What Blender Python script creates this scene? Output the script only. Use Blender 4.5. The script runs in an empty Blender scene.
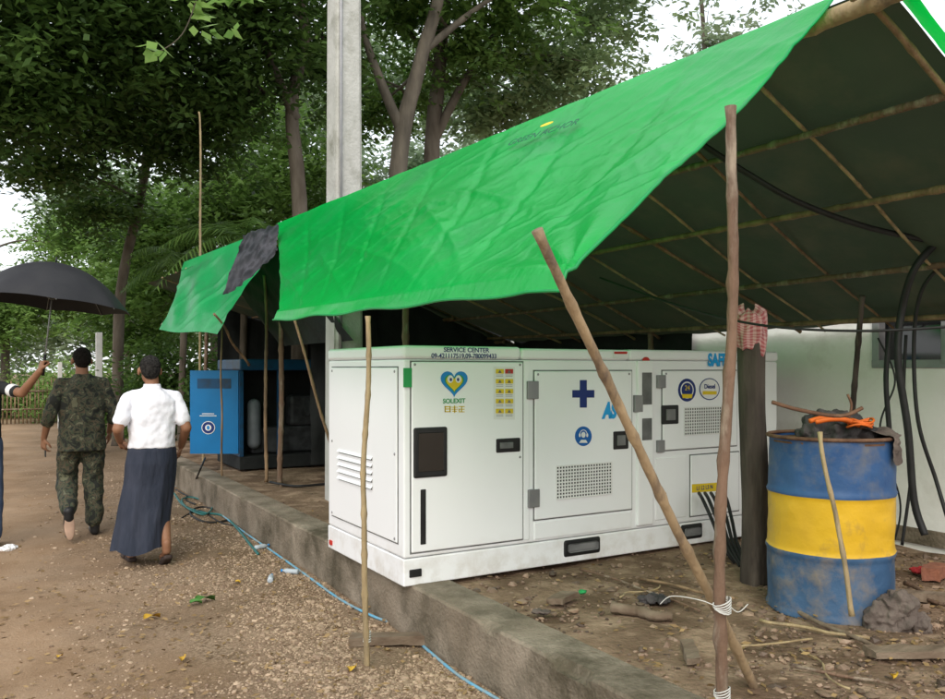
import bpy, bmesh, math, random
import numpy as np
from mathutils import Vector, Matrix, noise, Euler
random.seed(7); rng=np.random.default_rng(7)
sc=bpy.context.scene; COL=sc.collection
V=Vector
# ------------------------------------------------------------ camera model (survey helpers)
FP=820.0; HY=368.0; CX=472.5; YAW=math.radians(30.4); H=1.55
S_,C_=math.sin(YAW),math.cos(YAW)
def W(px,py,d):
    t=(px-CX)/FP
    return V((d*(S_+C_*t), d*(C_-S_*t), H-(py-HY)*d/FP))
def G(px,py,z=0.0): return W(px,py,FP*(H-z)/(py-HY))
def WX(px,py,X): return W(px,py,X/(S_+C_*(px-CX)/FP))
def WY(px,py,Y): return W(px,py,Y/(C_-S_*(px-CX)/FP))
cam=bpy.data.cameras.new('camera'); co=bpy.data.objects.new('camera',cam); COL.objects.link(co); sc.camera=co
co.location=(0,0,H); co.rotation_euler=(math.radians(90),0,-YAW)
cam.sensor_width=36; cam.lens=FP/945*36; cam.shift_y=(HY-349.5)/945; cam.clip_end=600; cam.clip_start=.05
# ------------------------------------------------------------ materials
def M(name,c1,c2=None,scale=5,rough=.7,bump=0,bscale=40,metal=0,trans=0,spec=.3,stretch=(1,1,1),dirt=None,dscale=3,dlo=.5,dhi=.7,lowdirt=None,tcol=None):
    m=bpy.data.materials.new(name); m.use_nodes=True; nt=m.node_tree; N=nt.nodes; L=nt.links
    b=N['Principled BSDF']; b.inputs['Roughness'].default_value=rough; b.inputs['Metallic'].default_value=metal
    b.inputs['Specular IOR Level'].default_value=spec
    tc=N.new('ShaderNodeTexCoord'); mp=N.new('ShaderNodeMapping'); L.new(tc.outputs['Object'],mp.inputs[0]); mp.inputs['Scale'].default_value=stretch
    c2=c2 or tuple(x*.8 for x in c1)
    n=N.new('ShaderNodeTexNoise'); n.inputs['Scale'].default_value=scale; n.inputs['Detail'].default_value=7; L.new(mp.outputs[0],n.inputs[0])
    r=N.new('ShaderNodeValToRGB'); r.color_ramp.elements[0].position=.35; r.color_ramp.elements[1].position=.65
    r.color_ramp.elements[0].color=(*c1,1); r.color_ramp.elements[1].color=(*c2,1); L.new(n.outputs[0],r.inputs[0]); out=r.outputs[0]
    if dirt:
        n2=N.new('ShaderNodeTexNoise'); n2.inputs['Scale'].default_value=dscale; n2.inputs['Detail'].default_value=10; n2.inputs['Roughness'].default_value=.65; L.new(mp.outputs[0],n2.inputs[0])
        mr=N.new('ShaderNodeMapRange'); mr.inputs[1].default_value=dlo; mr.inputs[2].default_value=dhi; L.new(n2.outputs[0],mr.inputs[0])
        fac=mr.outputs[0]
        if lowdirt:
            sx=N.new('ShaderNodeSeparateXYZ'); L.new(tc.outputs['Object'],sx.inputs[0])
            m2=N.new('ShaderNodeMapRange'); m2.inputs[1].default_value=lowdirt[1]; m2.inputs[2].default_value=lowdirt[0]; L.new(sx.outputs[2],m2.inputs[0])
            mm=N.new('ShaderNodeMath'); mm.operation='MULTIPLY'; L.new(fac,mm.inputs[0]); L.new(m2.outputs[0],mm.inputs[1]); fac=mm.outputs[0]
        mx=N.new('ShaderNodeMixRGB'); L.new(fac,mx.inputs[0]); L.new(out,mx.inputs[1]); mx.inputs[2].default_value=(*dirt,1); out=mx.outputs[0]
    L.new(out,b.inputs['Base Color'])
    if bump:
        n3=N.new('ShaderNodeTexNoise'); n3.inputs['Scale'].default_value=bscale; n3.inputs['Detail'].default_value=6; L.new(mp.outputs[0],n3.inputs[0])
        bp=N.new('ShaderNodeBump'); bp.inputs['Strength'].default_value=bump; bp.inputs['Distance'].default_value=.02; L.new(n3.outputs[0],bp.inputs['Height']); L.new(bp.outputs[0],b.inputs['Normal'])
    if trans:
        t=N.new('ShaderNodeBsdfTranslucent'); 
        if tcol: t.inputs[0].default_value=(*tcol,1)
        else: L.new(out,t.inputs[0])
        ms=N.new('ShaderNodeMixShader'); ms.inputs[0].default_value=trans
        L.new(b.outputs[0],ms.inputs[1]); L.new(t.outputs[0],ms.inputs[2]); L.new(ms.outputs[0],N['Material Output'].inputs[0])
    return m
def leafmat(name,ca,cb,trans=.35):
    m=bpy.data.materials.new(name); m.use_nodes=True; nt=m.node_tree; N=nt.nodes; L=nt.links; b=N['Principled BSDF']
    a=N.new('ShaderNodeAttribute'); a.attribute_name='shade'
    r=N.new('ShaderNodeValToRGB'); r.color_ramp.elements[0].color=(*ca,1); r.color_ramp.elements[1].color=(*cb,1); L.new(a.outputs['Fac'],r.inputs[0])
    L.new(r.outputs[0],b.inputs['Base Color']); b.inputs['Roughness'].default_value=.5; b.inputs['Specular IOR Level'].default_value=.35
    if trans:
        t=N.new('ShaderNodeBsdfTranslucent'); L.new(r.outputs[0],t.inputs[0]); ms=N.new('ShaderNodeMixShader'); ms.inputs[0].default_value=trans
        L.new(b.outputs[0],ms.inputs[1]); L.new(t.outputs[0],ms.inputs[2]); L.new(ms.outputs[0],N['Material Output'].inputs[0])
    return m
def camomat():
    m=bpy.data.materials.new('camouflage'); m.use_nodes=True; nt=m.node_tree; N=nt.nodes; L=nt.links; b=N['Principled BSDF']
    tc=N.new('ShaderNodeTexCoord'); n=N.new('ShaderNodeTexNoise'); n.inputs['Scale'].default_value=17; n.inputs['Detail'].default_value=2.5; n.inputs['Distortion'].default_value=1
    L.new(tc.outputs['Object'],n.inputs[0]); r=N.new('ShaderNodeValToRGB'); cr=r.color_ramp; cr.interpolation='CONSTANT'
    cr.elements[0].position=0; cr.elements[0].color=(.012,.014,.01,1); cr.elements[1].position=.43; cr.elements[1].color=(.04,.052,.028,1)
    e=cr.elements.new(.5); e.color=(.07,.055,.033,1); e=cr.elements.new(.56); e.color=(.022,.03,.017,1); e=cr.elements.new(.63); e.color=(.11,.11,.065,1)
    L.new(n.outputs[0],r.inputs[0]); L.new(r.outputs[0],b.inputs['Base Color']); b.inputs['Roughness'].default_value=.9
    return m
m_white=M('white_paint',(.86,.87,.88),(.83,.84,.85),3,.33,.03,8,dirt=(.45,.39,.30),dscale=7,dlo=.45,dhi=.85,lowdirt=(.3,.55),spec=.5)
m_white2=M('white_door_paint',(.87,.88,.89),(.85,.86,.87),2,.30,.03,6,dirt=(.5,.45,.35),dscale=9,dlo=.45,dhi=.85,lowdirt=(.3,.55),spec=.5)
m_seam=M('seam_rubber',(.12,.12,.12),(.2,.2,.2),8,.8)
m_grey=M('grey_metal',(.25,.25,.26),(.3,.3,.3),10,.45,metal=.5)
m_black=M('black_plastic',(.012,.012,.013),(.02,.02,.02),10,.4)
m_glass=M('dark_glass',(.01,.011,.012),(.015,.015,.015),10,.08,spec=.8)
m_navy=M('navy_print',(.012,.03,.16),(.015,.035,.18),8,.5)
m_dblue=M('strong_blue_print',(.01,.12,.42),(.01,.11,.38),8,.5)
m_cyan=M('blue_print',(.01,.24,.62),(.01,.22,.58),8,.5)
m_lcyan=M('light_blue_print',(.02,.36,.78),(.02,.34,.74),8,.5)
m_yel=M('yellow_print',(.75,.55,.02),(.7,.5,.02),8,.5)
m_redp=M('red_print',(.5,.03,.02),(.45,.03,.02),8,.5)
m_grnp=M('green_print',(.02,.3,.08),(.02,.28,.08),8,.5)
m_paper=M('white_print',(.8,.8,.78),(.75,.75,.74),8,.5)
m_tarp=M('green_tarpaulin_fabric',(.0,.42,.065),(.0,.52,.09),1.2,.28,.2,20,trans=.42,spec=.6,dirt=(.04,.36,.12),dscale=1.8,dlo=.5,dhi=.85,tcol=(.0,.72,.08))
m_tarp2=M('faded_green_tarpaulin',(.0,.36,.09),(.01,.44,.12),1.6,.36,.2,14,trans=.34,spec=.5,dirt=(.05,.30,.12),dscale=2.5,tcol=(.0,.55,.10))
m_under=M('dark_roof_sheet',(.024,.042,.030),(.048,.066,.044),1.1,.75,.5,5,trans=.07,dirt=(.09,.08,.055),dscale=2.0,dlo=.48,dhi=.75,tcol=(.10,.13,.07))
m_dark=M('dark_grey_cloth',(.03,.035,.04),(.06,.06,.07),4,.8,.6,9)
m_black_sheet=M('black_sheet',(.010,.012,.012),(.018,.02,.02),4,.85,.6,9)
m_tarpprint=M('faint_tarpaulin_print',(.0,.11,.04),(.0,.13,.05),8,.5)
m_bam=M('weathered_bamboo',(.30,.20,.115),(.17,.11,.06),14,.65,.5,60,stretch=(1,1,.25),dirt=(.10,.07,.045),dscale=9,dlo=.48,dhi=.68)
m_bam2=M('pale_bamboo',(.40,.31,.17),(.26,.19,.10),16,.6,.4,60,stretch=(1,1,.3),dirt=(.15,.12,.08),dscale=9)
m_bam4=M('tan_bamboo',(.36,.26,.15),(.25,.175,.10),16,.6,.4,60,stretch=(1,1,.3),dirt=(.14,.10,.07),dscale=10,dlo=.5,dhi=.66)
m_bam3=M('brown_bamboo',(.18,.11,.07),(.10,.065,.045),9,.7,.7,45,stretch=(1,1,.3),dirt=(.32,.26,.19),dscale=9,dlo=.50,dhi=.66)
m_log=M('weathered_dark_wood',(.036,.028,.023),(.085,.068,.055),10,.9,1,25,stretch=(1,1,.2),dirt=(.15,.12,.095),dscale=8,dlo=.55,dhi=.75)
m_wood=M('old_wood',(.13,.09,.06),(.22,.17,.12),10,.9,.6,30,stretch=(.4,1,1))
m_conc=M('kerb_concrete',(.20,.16,.115),(.30,.25,.19),2.5,.9,.6,50,dirt=(.085,.070,.045),dscale=2.6,dlo=.42,dhi=.66)
m_pole=M('pole_concrete',(.50,.50,.47),(.40,.40,.37),4,.9,.4,30,dirt=(.24,.24,.2),dscale=3)
m_wall=M('stained_plaster',(.85,.84,.80),(.78,.77,.72),2,.85,.25,20,dirt=(.50,.47,.40),dscale=2.2,dlo=.54,dhi=.88)
m_roof=M('roof_sheet_metal',(.25,.25,.25),(.2,.2,.2),4,.7)
m_bark=M('bark',(.075,.06,.045),(.13,.11,.085),6,.95,1,20,stretch=(1,1,.3))
m_bark2=M('pale_bark',(.15,.13,.10),(.08,.07,.055),5,.95,1,18,stretch=(1,1,.3))
m_drumb=M('drum_blue_paint',(.018,.062,.17),(.035,.095,.22),3,.5,.3,12,dirt=(.12,.13,.15),dscale=5,dlo=.48,dhi=.72)
m_drumb2=M('drum_lower_blue_paint',(.03,.08,.165),(.06,.12,.21),4,.55,.4,14,dirt=(.19,.165,.14),dscale=7,dlo=.46,dhi=.70)
m_drumy=M('drum_yellow_paint',(.66,.40,.02),(.58,.35,.025),4,.45,.3,12,dirt=(.28,.18,.06),dscale=6,dlo=.55,dhi=.78)
m_rust=M('rusty_metal',(.10,.05,.03),(.18,.1,.06),12,.85,.5,40)
m_rag=M('brown_rag',(.09,.07,.06),(.15,.12,.10),9,.95,.8,30)
m_rag2=M('dark_rag',(.03,.03,.03),(.08,.07,.07),9,.95,.8,30)
m_orange=M('orange_grip',(.70,.15,.02),(.6,.12,.02),15,.6)
m_blueb=M('bright_blue_paint',(.008,.17,.42),(.008,.15,.37),4,.4,.1,10)
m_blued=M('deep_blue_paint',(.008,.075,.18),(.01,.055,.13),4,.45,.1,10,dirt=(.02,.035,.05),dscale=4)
m_mach=M('engine_grey',(.03,.032,.035),(.07,.075,.08),9,.6,metal=.3)
m_silver=M('pale_canister_paint',(.18,.20,.22),(.12,.14,.16),6,.5)
m_cable=M('black_cable_rubber',(.012,.012,.012),(.02,.02,.02),10,.55)
m_teal=M('teal_hose_rubber',(.02,.12,.12),(.03,.16,.15),10,.5)
m_bluep=M('blue_pipe_plastic',(.10,.33,.50),(.16,.38,.52),10,.5,dirt=(.3,.28,.22),dscale=8,dlo=.45,dhi=.65)
m_skin=M('skin',(.27,.135,.075),(.23,.11,.06),6,.55)
m_hair=M('black_hair',(.012,.010,.009),(.024,.021,.018),60,.8,.9,150,spec=.05)
m_hairg=M('greying_hair',(.014,.013,.013),(.045,.043,.04),60,.85,.9,150,spec=.05)
m_shirtw=M('white_polo_fabric',(.80,.81,.85),(.75,.76,.81),6,.85,.6,11)
m_longyi=M('navy_longyi_fabric',(.020,.026,.042),(.034,.04,.06),8,.85,.6,16,stretch=(1.5,1.5,.5))
m_jean=M('blue_jeans',(.06,.09,.15),(.04,.06,.11),12,.9,.4,20)
m_camo=camomat()
m_sole=M('tan_sole',(.42,.28,.2),(.3,.2,.14),12,.8)
m_sandal=M('dark_sandal_rubber',(.03,.02,.018),(.05,.035,.03),12,.8)
m_umb=M('umbrella_fabric',(.012,.012,.015),(.018,.018,.02),5,.6,.15,14)
m_string=M('white_string',(.6,.6,.56),(.5,.5,.46),12,.8)
m_pbag=M('pale_plastic',(.45,.52,.56),(.38,.42,.46),12,.4)
m_yleaf=M('yellow_leaf_skin',(.62,.38,.04),(.48,.28,.03),12,.6)
m_gleaf=M('green_leaf_skin',(.05,.16,.03),(.08,.2,.04),12,.6)
m_brick=M('brick_clay',(.30,.12,.07),(.22,.09,.06),12,.9,.5,40)
m_reda=M('red_plastic',(.4,.03,.03),(.3,.02,.03),12,.6)
m_post=M('white_post_paint',(.6,.6,.58),(.5,.5,.48),6,.8)
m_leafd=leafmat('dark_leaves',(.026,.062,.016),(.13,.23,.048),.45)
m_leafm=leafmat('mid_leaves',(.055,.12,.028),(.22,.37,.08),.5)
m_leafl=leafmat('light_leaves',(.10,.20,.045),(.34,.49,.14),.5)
m_leaff=leafmat('far_leaves',(.13,.20,.09),(.35,.47,.22),.5)  # lighter green with some distance haze painted into the leaf colour
m_haze=leafmat('hazy_far_leaves',(.20,.28,.17),(.47,.58,.38),.5)  # aerial haze painted into the leaf colour as a pale green
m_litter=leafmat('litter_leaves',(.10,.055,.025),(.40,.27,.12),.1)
m_stone=leafmat('gravel_stone',(.15,.095,.058),(.44,.325,.22),.0)
m_stone2=leafmat('rubble_stone',(.06,.04,.028),(.32,.22,.15),.0)
def checkmat():
    m=M('checked_cloth_fabric',(.45,.12,.12),(.4,.1,.1),5,.9); nt=m.node_tree; N=nt.nodes; L=nt.links
    uv=N.new('ShaderNodeUVMap'); sp=N.new('ShaderNodeSeparateXYZ'); L.new(uv.outputs[0],sp.inputs[0]); outs=[]
    for ax,fr_ in ((0,17),(1,13)):
        k=N.new('ShaderNodeMath'); k.operation='MULTIPLY'; k.inputs[1].default_value=fr_; L.new(sp.outputs[ax],k.inputs[0])
        f=N.new('ShaderNodeMath'); f.operation='FRACT'; L.new(k.outputs[0],f.inputs[0]); g=N.new('ShaderNodeMath'); g.operation='GREATER_THAN'; g.inputs[1].default_value=.5; L.new(f.outputs[0],g.inputs[0]); outs.append(g.outputs[0])
    a=N.new('ShaderNodeMath'); a.operation='ADD'; L.new(outs[0],a.inputs[0]); L.new(outs[1],a.inputs[1]); h=N.new('ShaderNodeMath'); h.operation='MULTIPLY'; h.inputs[1].default_value=.5; L.new(a.outputs[0],h.inputs[0])
    r=N.new('ShaderNodeValToRGB'); r.color_ramp.elements[0].color=(.48,.30,.28,1); r.color_ramp.elements[1].color=(.30,.075,.08,1); L.new(h.outputs[0],r.inputs[0])
    L.new(r.outputs[0],N['Principled BSDF'].inputs['Base Color']); return m
m_check=checkmat()
def groundmat():
    m=bpy.data.materials.new('gravel_and_sand'); m.use_nodes=True; nt=m.node_tree; N=nt.nodes; L=nt.links; b=N['Principled BSDF']; b.inputs['Roughness'].default_value=.95; b.inputs['Specular IOR Level'].default_value=.15
    tc=N.new('ShaderNodeTexCoord'); O=tc.outputs['Object']
    def noi(s,d=8,r=.6):
        n=N.new('ShaderNodeTexNoise'); n.inputs['Scale'].default_value=s; n.inputs['Detail'].default_value=d; n.inputs['Roughness'].default_value=r; L.new(O,n.inputs[0]); return n.outputs[0]
    def ramp(o,c1,c2,a=.35,bb=.65):
        r=N.new('ShaderNodeValToRGB'); r.color_ramp.elements[0].position=a; r.color_ramp.elements[1].position=bb; r.color_ramp.elements[0].color=(*c1,1); r.color_ramp.elements[1].color=(*c2,1); L.new(o,r.inputs[0]); return r.outputs[0]
    vo=N.new('ShaderNodeTexVoronoi'); vo.inputs['Scale'].default_value=75; L.new(O,vo.inputs[0])
    sv=N.new('ShaderNodeSeparateColor'); L.new(vo.outputs['Color'],sv.inputs[0])
    grav0=ramp(sv.outputs[0],(.15,.10,.062),(.38,.28,.19),.0,1)
    gm=N.new('ShaderNodeMixRGB'); L.new(ramp(noi(3.2),(0,0,0),(1,1,1),.4,.6),gm.inputs[0]); L.new(grav0,gm.inputs[1]); L.new(ramp(noi(60,5),(.20,.135,.085),(.34,.245,.165),.3,.7),gm.inputs[2]); grav=gm.outputs[0]
    sand=ramp(noi(2.2),(.31,.20,.115),(.43,.30,.19))
    fine=ramp(noi(70,4),(.21,.135,.08),(.42,.31,.21),.3,.7)
    mx0=N.new('ShaderNodeMixRGB'); mx0.inputs[0].default_value=.35; L.new(sand,mx0.inputs[1]); L.new(fine,mx0.inputs[2])
    sx=N.new('ShaderNodeSeparateXYZ'); L.new(O,sx.inputs[0])
    ad=N.new('ShaderNodeMath'); ad.operation='MULTIPLY_ADD'; L.new(noi(1.1),ad.inputs[0]); ad.inputs[1].default_value=2.2; L.new(sx.outputs[0],ad.inputs[2])
    mr=N.new('ShaderNodeMapRange'); mr.inputs[1].default_value=1.3; mr.inputs[2].default_value=2.2; L.new(ad.outputs[0],mr.inputs[0])
    mx=N.new('ShaderNodeMixRGB'); L.new(mr.outputs[0],mx.inputs[0]); L.new(mx0.outputs[0],mx.inputs[1]); L.new(grav,mx.inputs[2])
    mx2=N.new('ShaderNodeMixRGB'); mx2.blend_type='MULTIPLY'; mx2.inputs[0].default_value=.75; L.new(mx.outputs[0],mx2.inputs[1]); L.new(ramp(noi(.9),(.60,.55,.48),(1,1,1),.35,.6),mx2.inputs[2])
    ax=N.new('ShaderNodeMapRange'); ax.inputs[1].default_value=-1.3; ax.inputs[2].default_value=-2.2; L.new(sx.outputs[0],ax.inputs[0])
    mx3=N.new('ShaderNodeMixRGB'); L.new(ax.outputs[0],mx3.inputs[0]); L.new(mx2.outputs[0],mx3.inputs[1]); L.new(ramp(noi(3),(.10,.11,.05),(.28,.22,.13)),mx3.inputs[2])
    L.new(mx3.outputs[0],b.inputs['Base Color'])
    bp=N.new('ShaderNodeBump'); bp.inputs['Distance'].default_value=.012; bp.inputs['Strength'].default_value=.9; L.new(noi(75,6,.7),bp.inputs['Height']); L.new(bp.outputs[0],b.inputs['Normal'])
    return m
m_ground=groundmat()
m_earth=M('trodden_earth',(.13,.085,.055),(.26,.18,.12),2.5,.95,.9,30,dirt=(.36,.26,.18),dscale=5,dlo=.5,dhi=.7,spec=.1)
# ------------------------------------------------------------ object helpers
WM={}
def tag(o,label=None,cat=None,group=None,kind=None):
    if label: o['label']=label
    if cat: o['category']=cat
    if group: o['group']=group
    if kind: o['kind']=kind
    return o
def thing(name,label,cat,loc=(0,0,0),group=None,rotz=0):
    o=bpy.data.objects.new(name,None); COL.objects.link(o); o.location=loc; o.rotation_euler=(0,0,rotz); o.empty_display_size=.1
    WM[o]=Matrix.Translation(V(loc))@Matrix.Rotation(rotz,4,'Z'); return tag(o,label,cat,group)
def link(name,me,mat,parent=None,local=False,smooth=False):
    o=bpy.data.objects.new(name,me); COL.objects.link(o)
    if mat: 
        if not me.materials: me.materials.append(mat)
    if smooth:
        for p in me.polygons: p.use_smooth=True
    WM[o]=Matrix()
    if parent:
        o.parent=parent
        if local: WM[o]=WM[parent]
        else: o.matrix_parent_inverse=WM[parent].inverted()
    return o
class MB:
    def __init__(s): s.v=[]; s.f=[]
    def add(s,vs,fs):
        n=len(s.v); s.v+=[tuple(x) for x in vs]; s.f+=[tuple(i+n for i in f) for f in fs]; return s
    def box(s,a,b,bev=0,seg=2):
        bm=bmesh.new(); bmesh.ops.create_cube(bm,size=1); a=V(a);b=V(b)
        for v in bm.verts: v.co=V(((a.x+b.x)/2+v.co.x*(b.x-a.x),(a.y+b.y)/2+v.co.y*(b.y-a.y),(a.z+b.z)/2+v.co.z*(b.z-a.z)))
        if bev: bmesh.ops.bevel(bm,geom=bm.edges[:],offset=bev,segments=seg,profile=.5,affect='EDGES')
        bm.verts.index_update(); s.add([v.co[:] for v in bm.verts],[[v.index for v in f.verts] for f in bm.faces]); bm.free(); return s
    def tube(s,pts,rad,seg=10,cap=True,wob=0):
        pts=[V(p) for p in pts]; n=len(pts)
        if not hasattr(rad,'__len__'): rad=[rad]*n
        up=V((0,0,1)); vs=[];fs=[]; u=None
        for i,p in enumerate(pts):
            d=(pts[min(i+1,n-1)]-pts[max(i-1,0)])
            d=d.normalized() if d.length>1e-9 else up
            if u is None:
                u=d.cross(V((1,0,0)) if abs(d.x)<.8 else V((0,1,0))).normalized()
            u=(u-d*u.dot(d)).normalized(); w=d.cross(u)
            for k in range(seg):
                a=2*math.pi*k/seg; dr=u*math.cos(a)+w*math.sin(a); rr=rad[i]
                if wob: rr*=1+wob*noise.noise((p+dr*rad[i])*22)
                vs.append(p+dr*rr)
        for i in range(n-1):
            for k in range(seg):
                k2=(k+1)%seg; fs.append((i*seg+k,i*seg+k2,(i+1)*seg+k2,(i+1)*seg+k))
        if cap: fs.append(tuple(range(seg-1,-1,-1))); fs.append(tuple((n-1)*seg+k for k in range(seg)))
        return s.add(vs,fs)
    def tcap(s,a,b,ra,rb,seg=14):
        a=V(a);b=V(b);d=(b-a); L=d.length; d=d/L if L>1e-6 else V((0,0,1)); pts=[];r=[]
        for k in range(5):
            t=math.pi/2*(1-k/4); pts.append(a-d*ra*math.sin(t)); r.append(max(ra*math.cos(t),1e-4))
        for k in range(5):
            t=math.pi/2*k/4; pts.append(b+d*rb*math.sin(t)); r.append(max(rb*math.cos(t),1e-4))
        return s.tube(pts,r,seg)
    def chain(s,pts,rs):
        for i in range(len(pts)-1): s.tcap(pts[i],pts[i+1],rs[i],rs[i+1])
        return s
    def ell(s,c,r,rot=None,seg=20,rings=12):
        c=V(c); vs=[];fs=[]
        for i in range(rings+1):
            th=math.pi*i/rings
            for k in range(seg):
                a=2*math.pi*k/seg; p=V((r[0]*max(math.sin(th),1e-4)*math.cos(a),r[1]*max(math.sin(th),1e-4)*math.sin(a),r[2]*math.cos(th)))
                if rot: p=rot@p
                vs.append(c+p)
        for i in range(rings):
            for k in range(seg): fs.append((i*seg+k,(i+1)*seg+k,(i+1)*seg+(k+1)%seg,i*seg+(k+1)%seg))
        fs.append(tuple(range(seg))); fs.append(tuple(rings*seg+k for k in range(seg-1,-1,-1)))
        return s.add(vs,fs)
    def loft(s,rings,seg=32,cap=True):  # (cx,cy,z,rx,ry)
        vs=[];fs=[]
        for (cx,cy,z,rx,ry) in rings:
            for k in range(seg):
                a=2*math.pi*k/seg; ca,sa=math.cos(a),math.sin(a); e=.85
                vs.append((cx+rx*math.copysign(abs(ca)**e,ca),cy+ry*math.copysign(abs(sa)**e,sa),z))
        n=len(rings)
        for i in range(n-1):
            for k in range(seg): k2=(k+1)%seg; fs.append((i*seg+k,i*seg+k2,(i+1)*seg+k2,(i+1)*seg+k))
        if cap: fs.append(tuple(range(seg-1,-1,-1))); fs.append(tuple((n-1)*seg+k for k in range(seg)))
        return s.add(vs,fs)
    def mesh(s,name='mesh'):
        me=bpy.data.meshes.new(name); me.from_pydata(s.v,[],s.f); me.update(); return me
    def build(s,name,mat,parent=None,smooth=False,local=False):
        return link(name,s.mesh(name),mat,parent,local,smooth)
def remeshed(mb,name,mat,parent,voxel=.01,smooth=4,disp=0,dscale=.1,local=True,dstr=None):
    me=mb.mesh(); o=bpy.data.objects.new('tmp',me); COL.objects.link(o)
    r=o.modifiers.new('r','REMESH'); r.mode='VOXEL'; r.voxel_size=voxel
    sm=o.modifiers.new('s','SMOOTH'); sm.factor=.5; sm.iterations=smooth
    if disp:
        t=bpy.data.textures.new('t','CLOUDS'); t.noise_scale=dscale; t.noise_depth=1
        dm=o.modifiers.new('d','DISPLACE'); dm.texture=t; dm.strength=disp; dm.mid_level=.5
    dg=bpy.context.evaluated_depsgraph_get(); dg.update(); m2=bpy.data.meshes.new_from_object(o.evaluated_get(dg))
    bpy.data.objects.remove(o); m2.materials.clear()
    return link(name,m2,mat,parent,local,True)
def grid(fn,nu,nv,name,mat,parent=None,smooth=True,uv=False):
    mb=MB(); vs=[fn(i/(nu-1),j/(nv-1)) for i in range(nu) for j in range(nv)]
    fs=[(i*nv+j,(i+1)*nv+j,(i+1)*nv+j+1,i*nv+j+1) for i in range(nu-1) for j in range(nv-1)]
    o=mb.add(vs,fs).build(name,mat,parent,smooth)
    if uv:
        l=o.data.uv_layers.new(name='UVMap')
        for lp in o.data.loops: i,j=divmod(lp.vertex_index,nv); l.data[lp.index].uv=(i/(nu-1),j/(nv-1))
    return o
def bez(pts,n=10):
    pts=[V(p) for p in pts]; out=[]
    for i in range(len(pts)-1):
        p0=pts[max(i-1,0)];p1=pts[i];p2=pts[i+1];p3=pts[min(i+2,len(pts)-1)]
        for k in range(n):
            t=k/n; out.append(.5*((2*p1)+(p2-p0)*t+(2*p0-5*p1+4*p2-p3)*t*t+(3*p1-p0-3*p2+p3)*t**3))
    out.append(pts[-1]); return out
def bamboo(a,b,r0,r1,seed=0,bend=.02,mb=None,node=.28,seg=10,wob=.08):
    mb=mb or MB(); a=V(a);b=V(b); L=(b-a).length; n=max(int(L/node),2); pts=[];rs=[]
    for i in range(n*6+1):
        t=i/(n*6); off=V((noise.noise(V((seed*3.1,t*2,0))),noise.noise(V((seed*5.3,t*2,7))),0))*bend*2*math.sin(math.pi*t)**.5
        pts.append(a.lerp(b,t)+off); r=r0+(r1-r0)*t
        rs.append(r*(1.18 if i%6==0 else .95 if i%6 in (1,5) else .98))
    return mb.tube(pts,rs,seg,wob=wob)
def single(name,mb,mat,label,cat,group=None,smooth=True): return tag(mb.build(name,mat,None,smooth),label,cat,group)
def hull_poly(name,pts3,mat,parent,thick=.002,dirv=V((0,1,0))):
    pts=[V(p) for p in pts3]; n=len(pts); mb=MB(); vs=pts+[p+dirv*thick for p in pts]
    fs=[tuple(range(n)),tuple(range(2*n-1,n-1,-1))]+[(i,(i+1)%n,(i+1)%n+n,i+n) for i in range(n)]
    return mb.add(vs,fs).build(name,mat,parent)
def textmesh(body,size,bold=0,shear=0):
    c=bpy.data.curves.new('txt','FONT'); c.body=body; c.size=size; c.align_x='CENTER'; c.align_y='CENTER'; c.extrude=.0006; c.offset=bold; c.shear=shear
    o=bpy.data.objects.new('tmp',c); COL.objects.link(o)
    dg=bpy.context.evaluated_depsgraph_get(); dg.update(); me=bpy.data.meshes.new_from_object(o.evaluated_get(dg)); bpy.data.objects.remove(o); me.materials.clear(); return me
def text(body,size,loc,mat,parent,name='lettering',rot=(math.pi/2,0,0),sx=1,bold=0,shear=0):
    me=textmesh(body,size,bold,shear)
    me.transform(Matrix.Translation(V(loc))@Euler(rot).to_matrix().to_4x4()@Matrix.Diagonal((sx,1,1,1))); return link(name,me,mat,parent)
# ------------------------------------------------------------ world + sun
w=bpy.data.worlds.new('World'); sc.world=w; w.use_nodes=True; N=w.node_tree.nodes; L=w.node_tree.links
bg=N['Background']; sky=N.new('ShaderNodeTexSky'); sky.sky_type='NISHITA'; sky.sun_disc=False; sky.sun_elevation=math.radians(40); sky.sun_rotation=math.radians(218); sky.dust_density=4
L.new(sky.outputs[0],bg.inputs[0]); bg.inputs[1].default_value=.07
bg2=N.new('ShaderNodeBackground'); bg2.inputs[0].default_value=(.96,.985,1,1); bg2.inputs[1].default_value=1.2
ad=N.new('ShaderNodeAddShader'); L.new(bg.outputs[0],ad.inputs[0]); L.new(bg2.outputs[0],ad.inputs[1]); L.new(ad.outputs[0],N['World Output'].inputs[0])
sl=bpy.data.lights.new('sun','SUN'); sl.energy=1.5; sl.angle=math.radians(40); sl.color=(1,.965,.91); so=bpy.data.objects.new('sun',sl); COL.objects.link(so)
el,az=math.radians(40),math.radians(218)
sdir=V((math.sin(az)*math.cos(el),math.cos(az)*math.cos(el),math.sin(el))); so.rotation_euler=sdir.to_track_quat('Z','Y').to_euler()
sc.view_settings.view_transform='Standard'; sc.view_settings.look='None'; sc.view_settings.exposure=0
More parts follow.
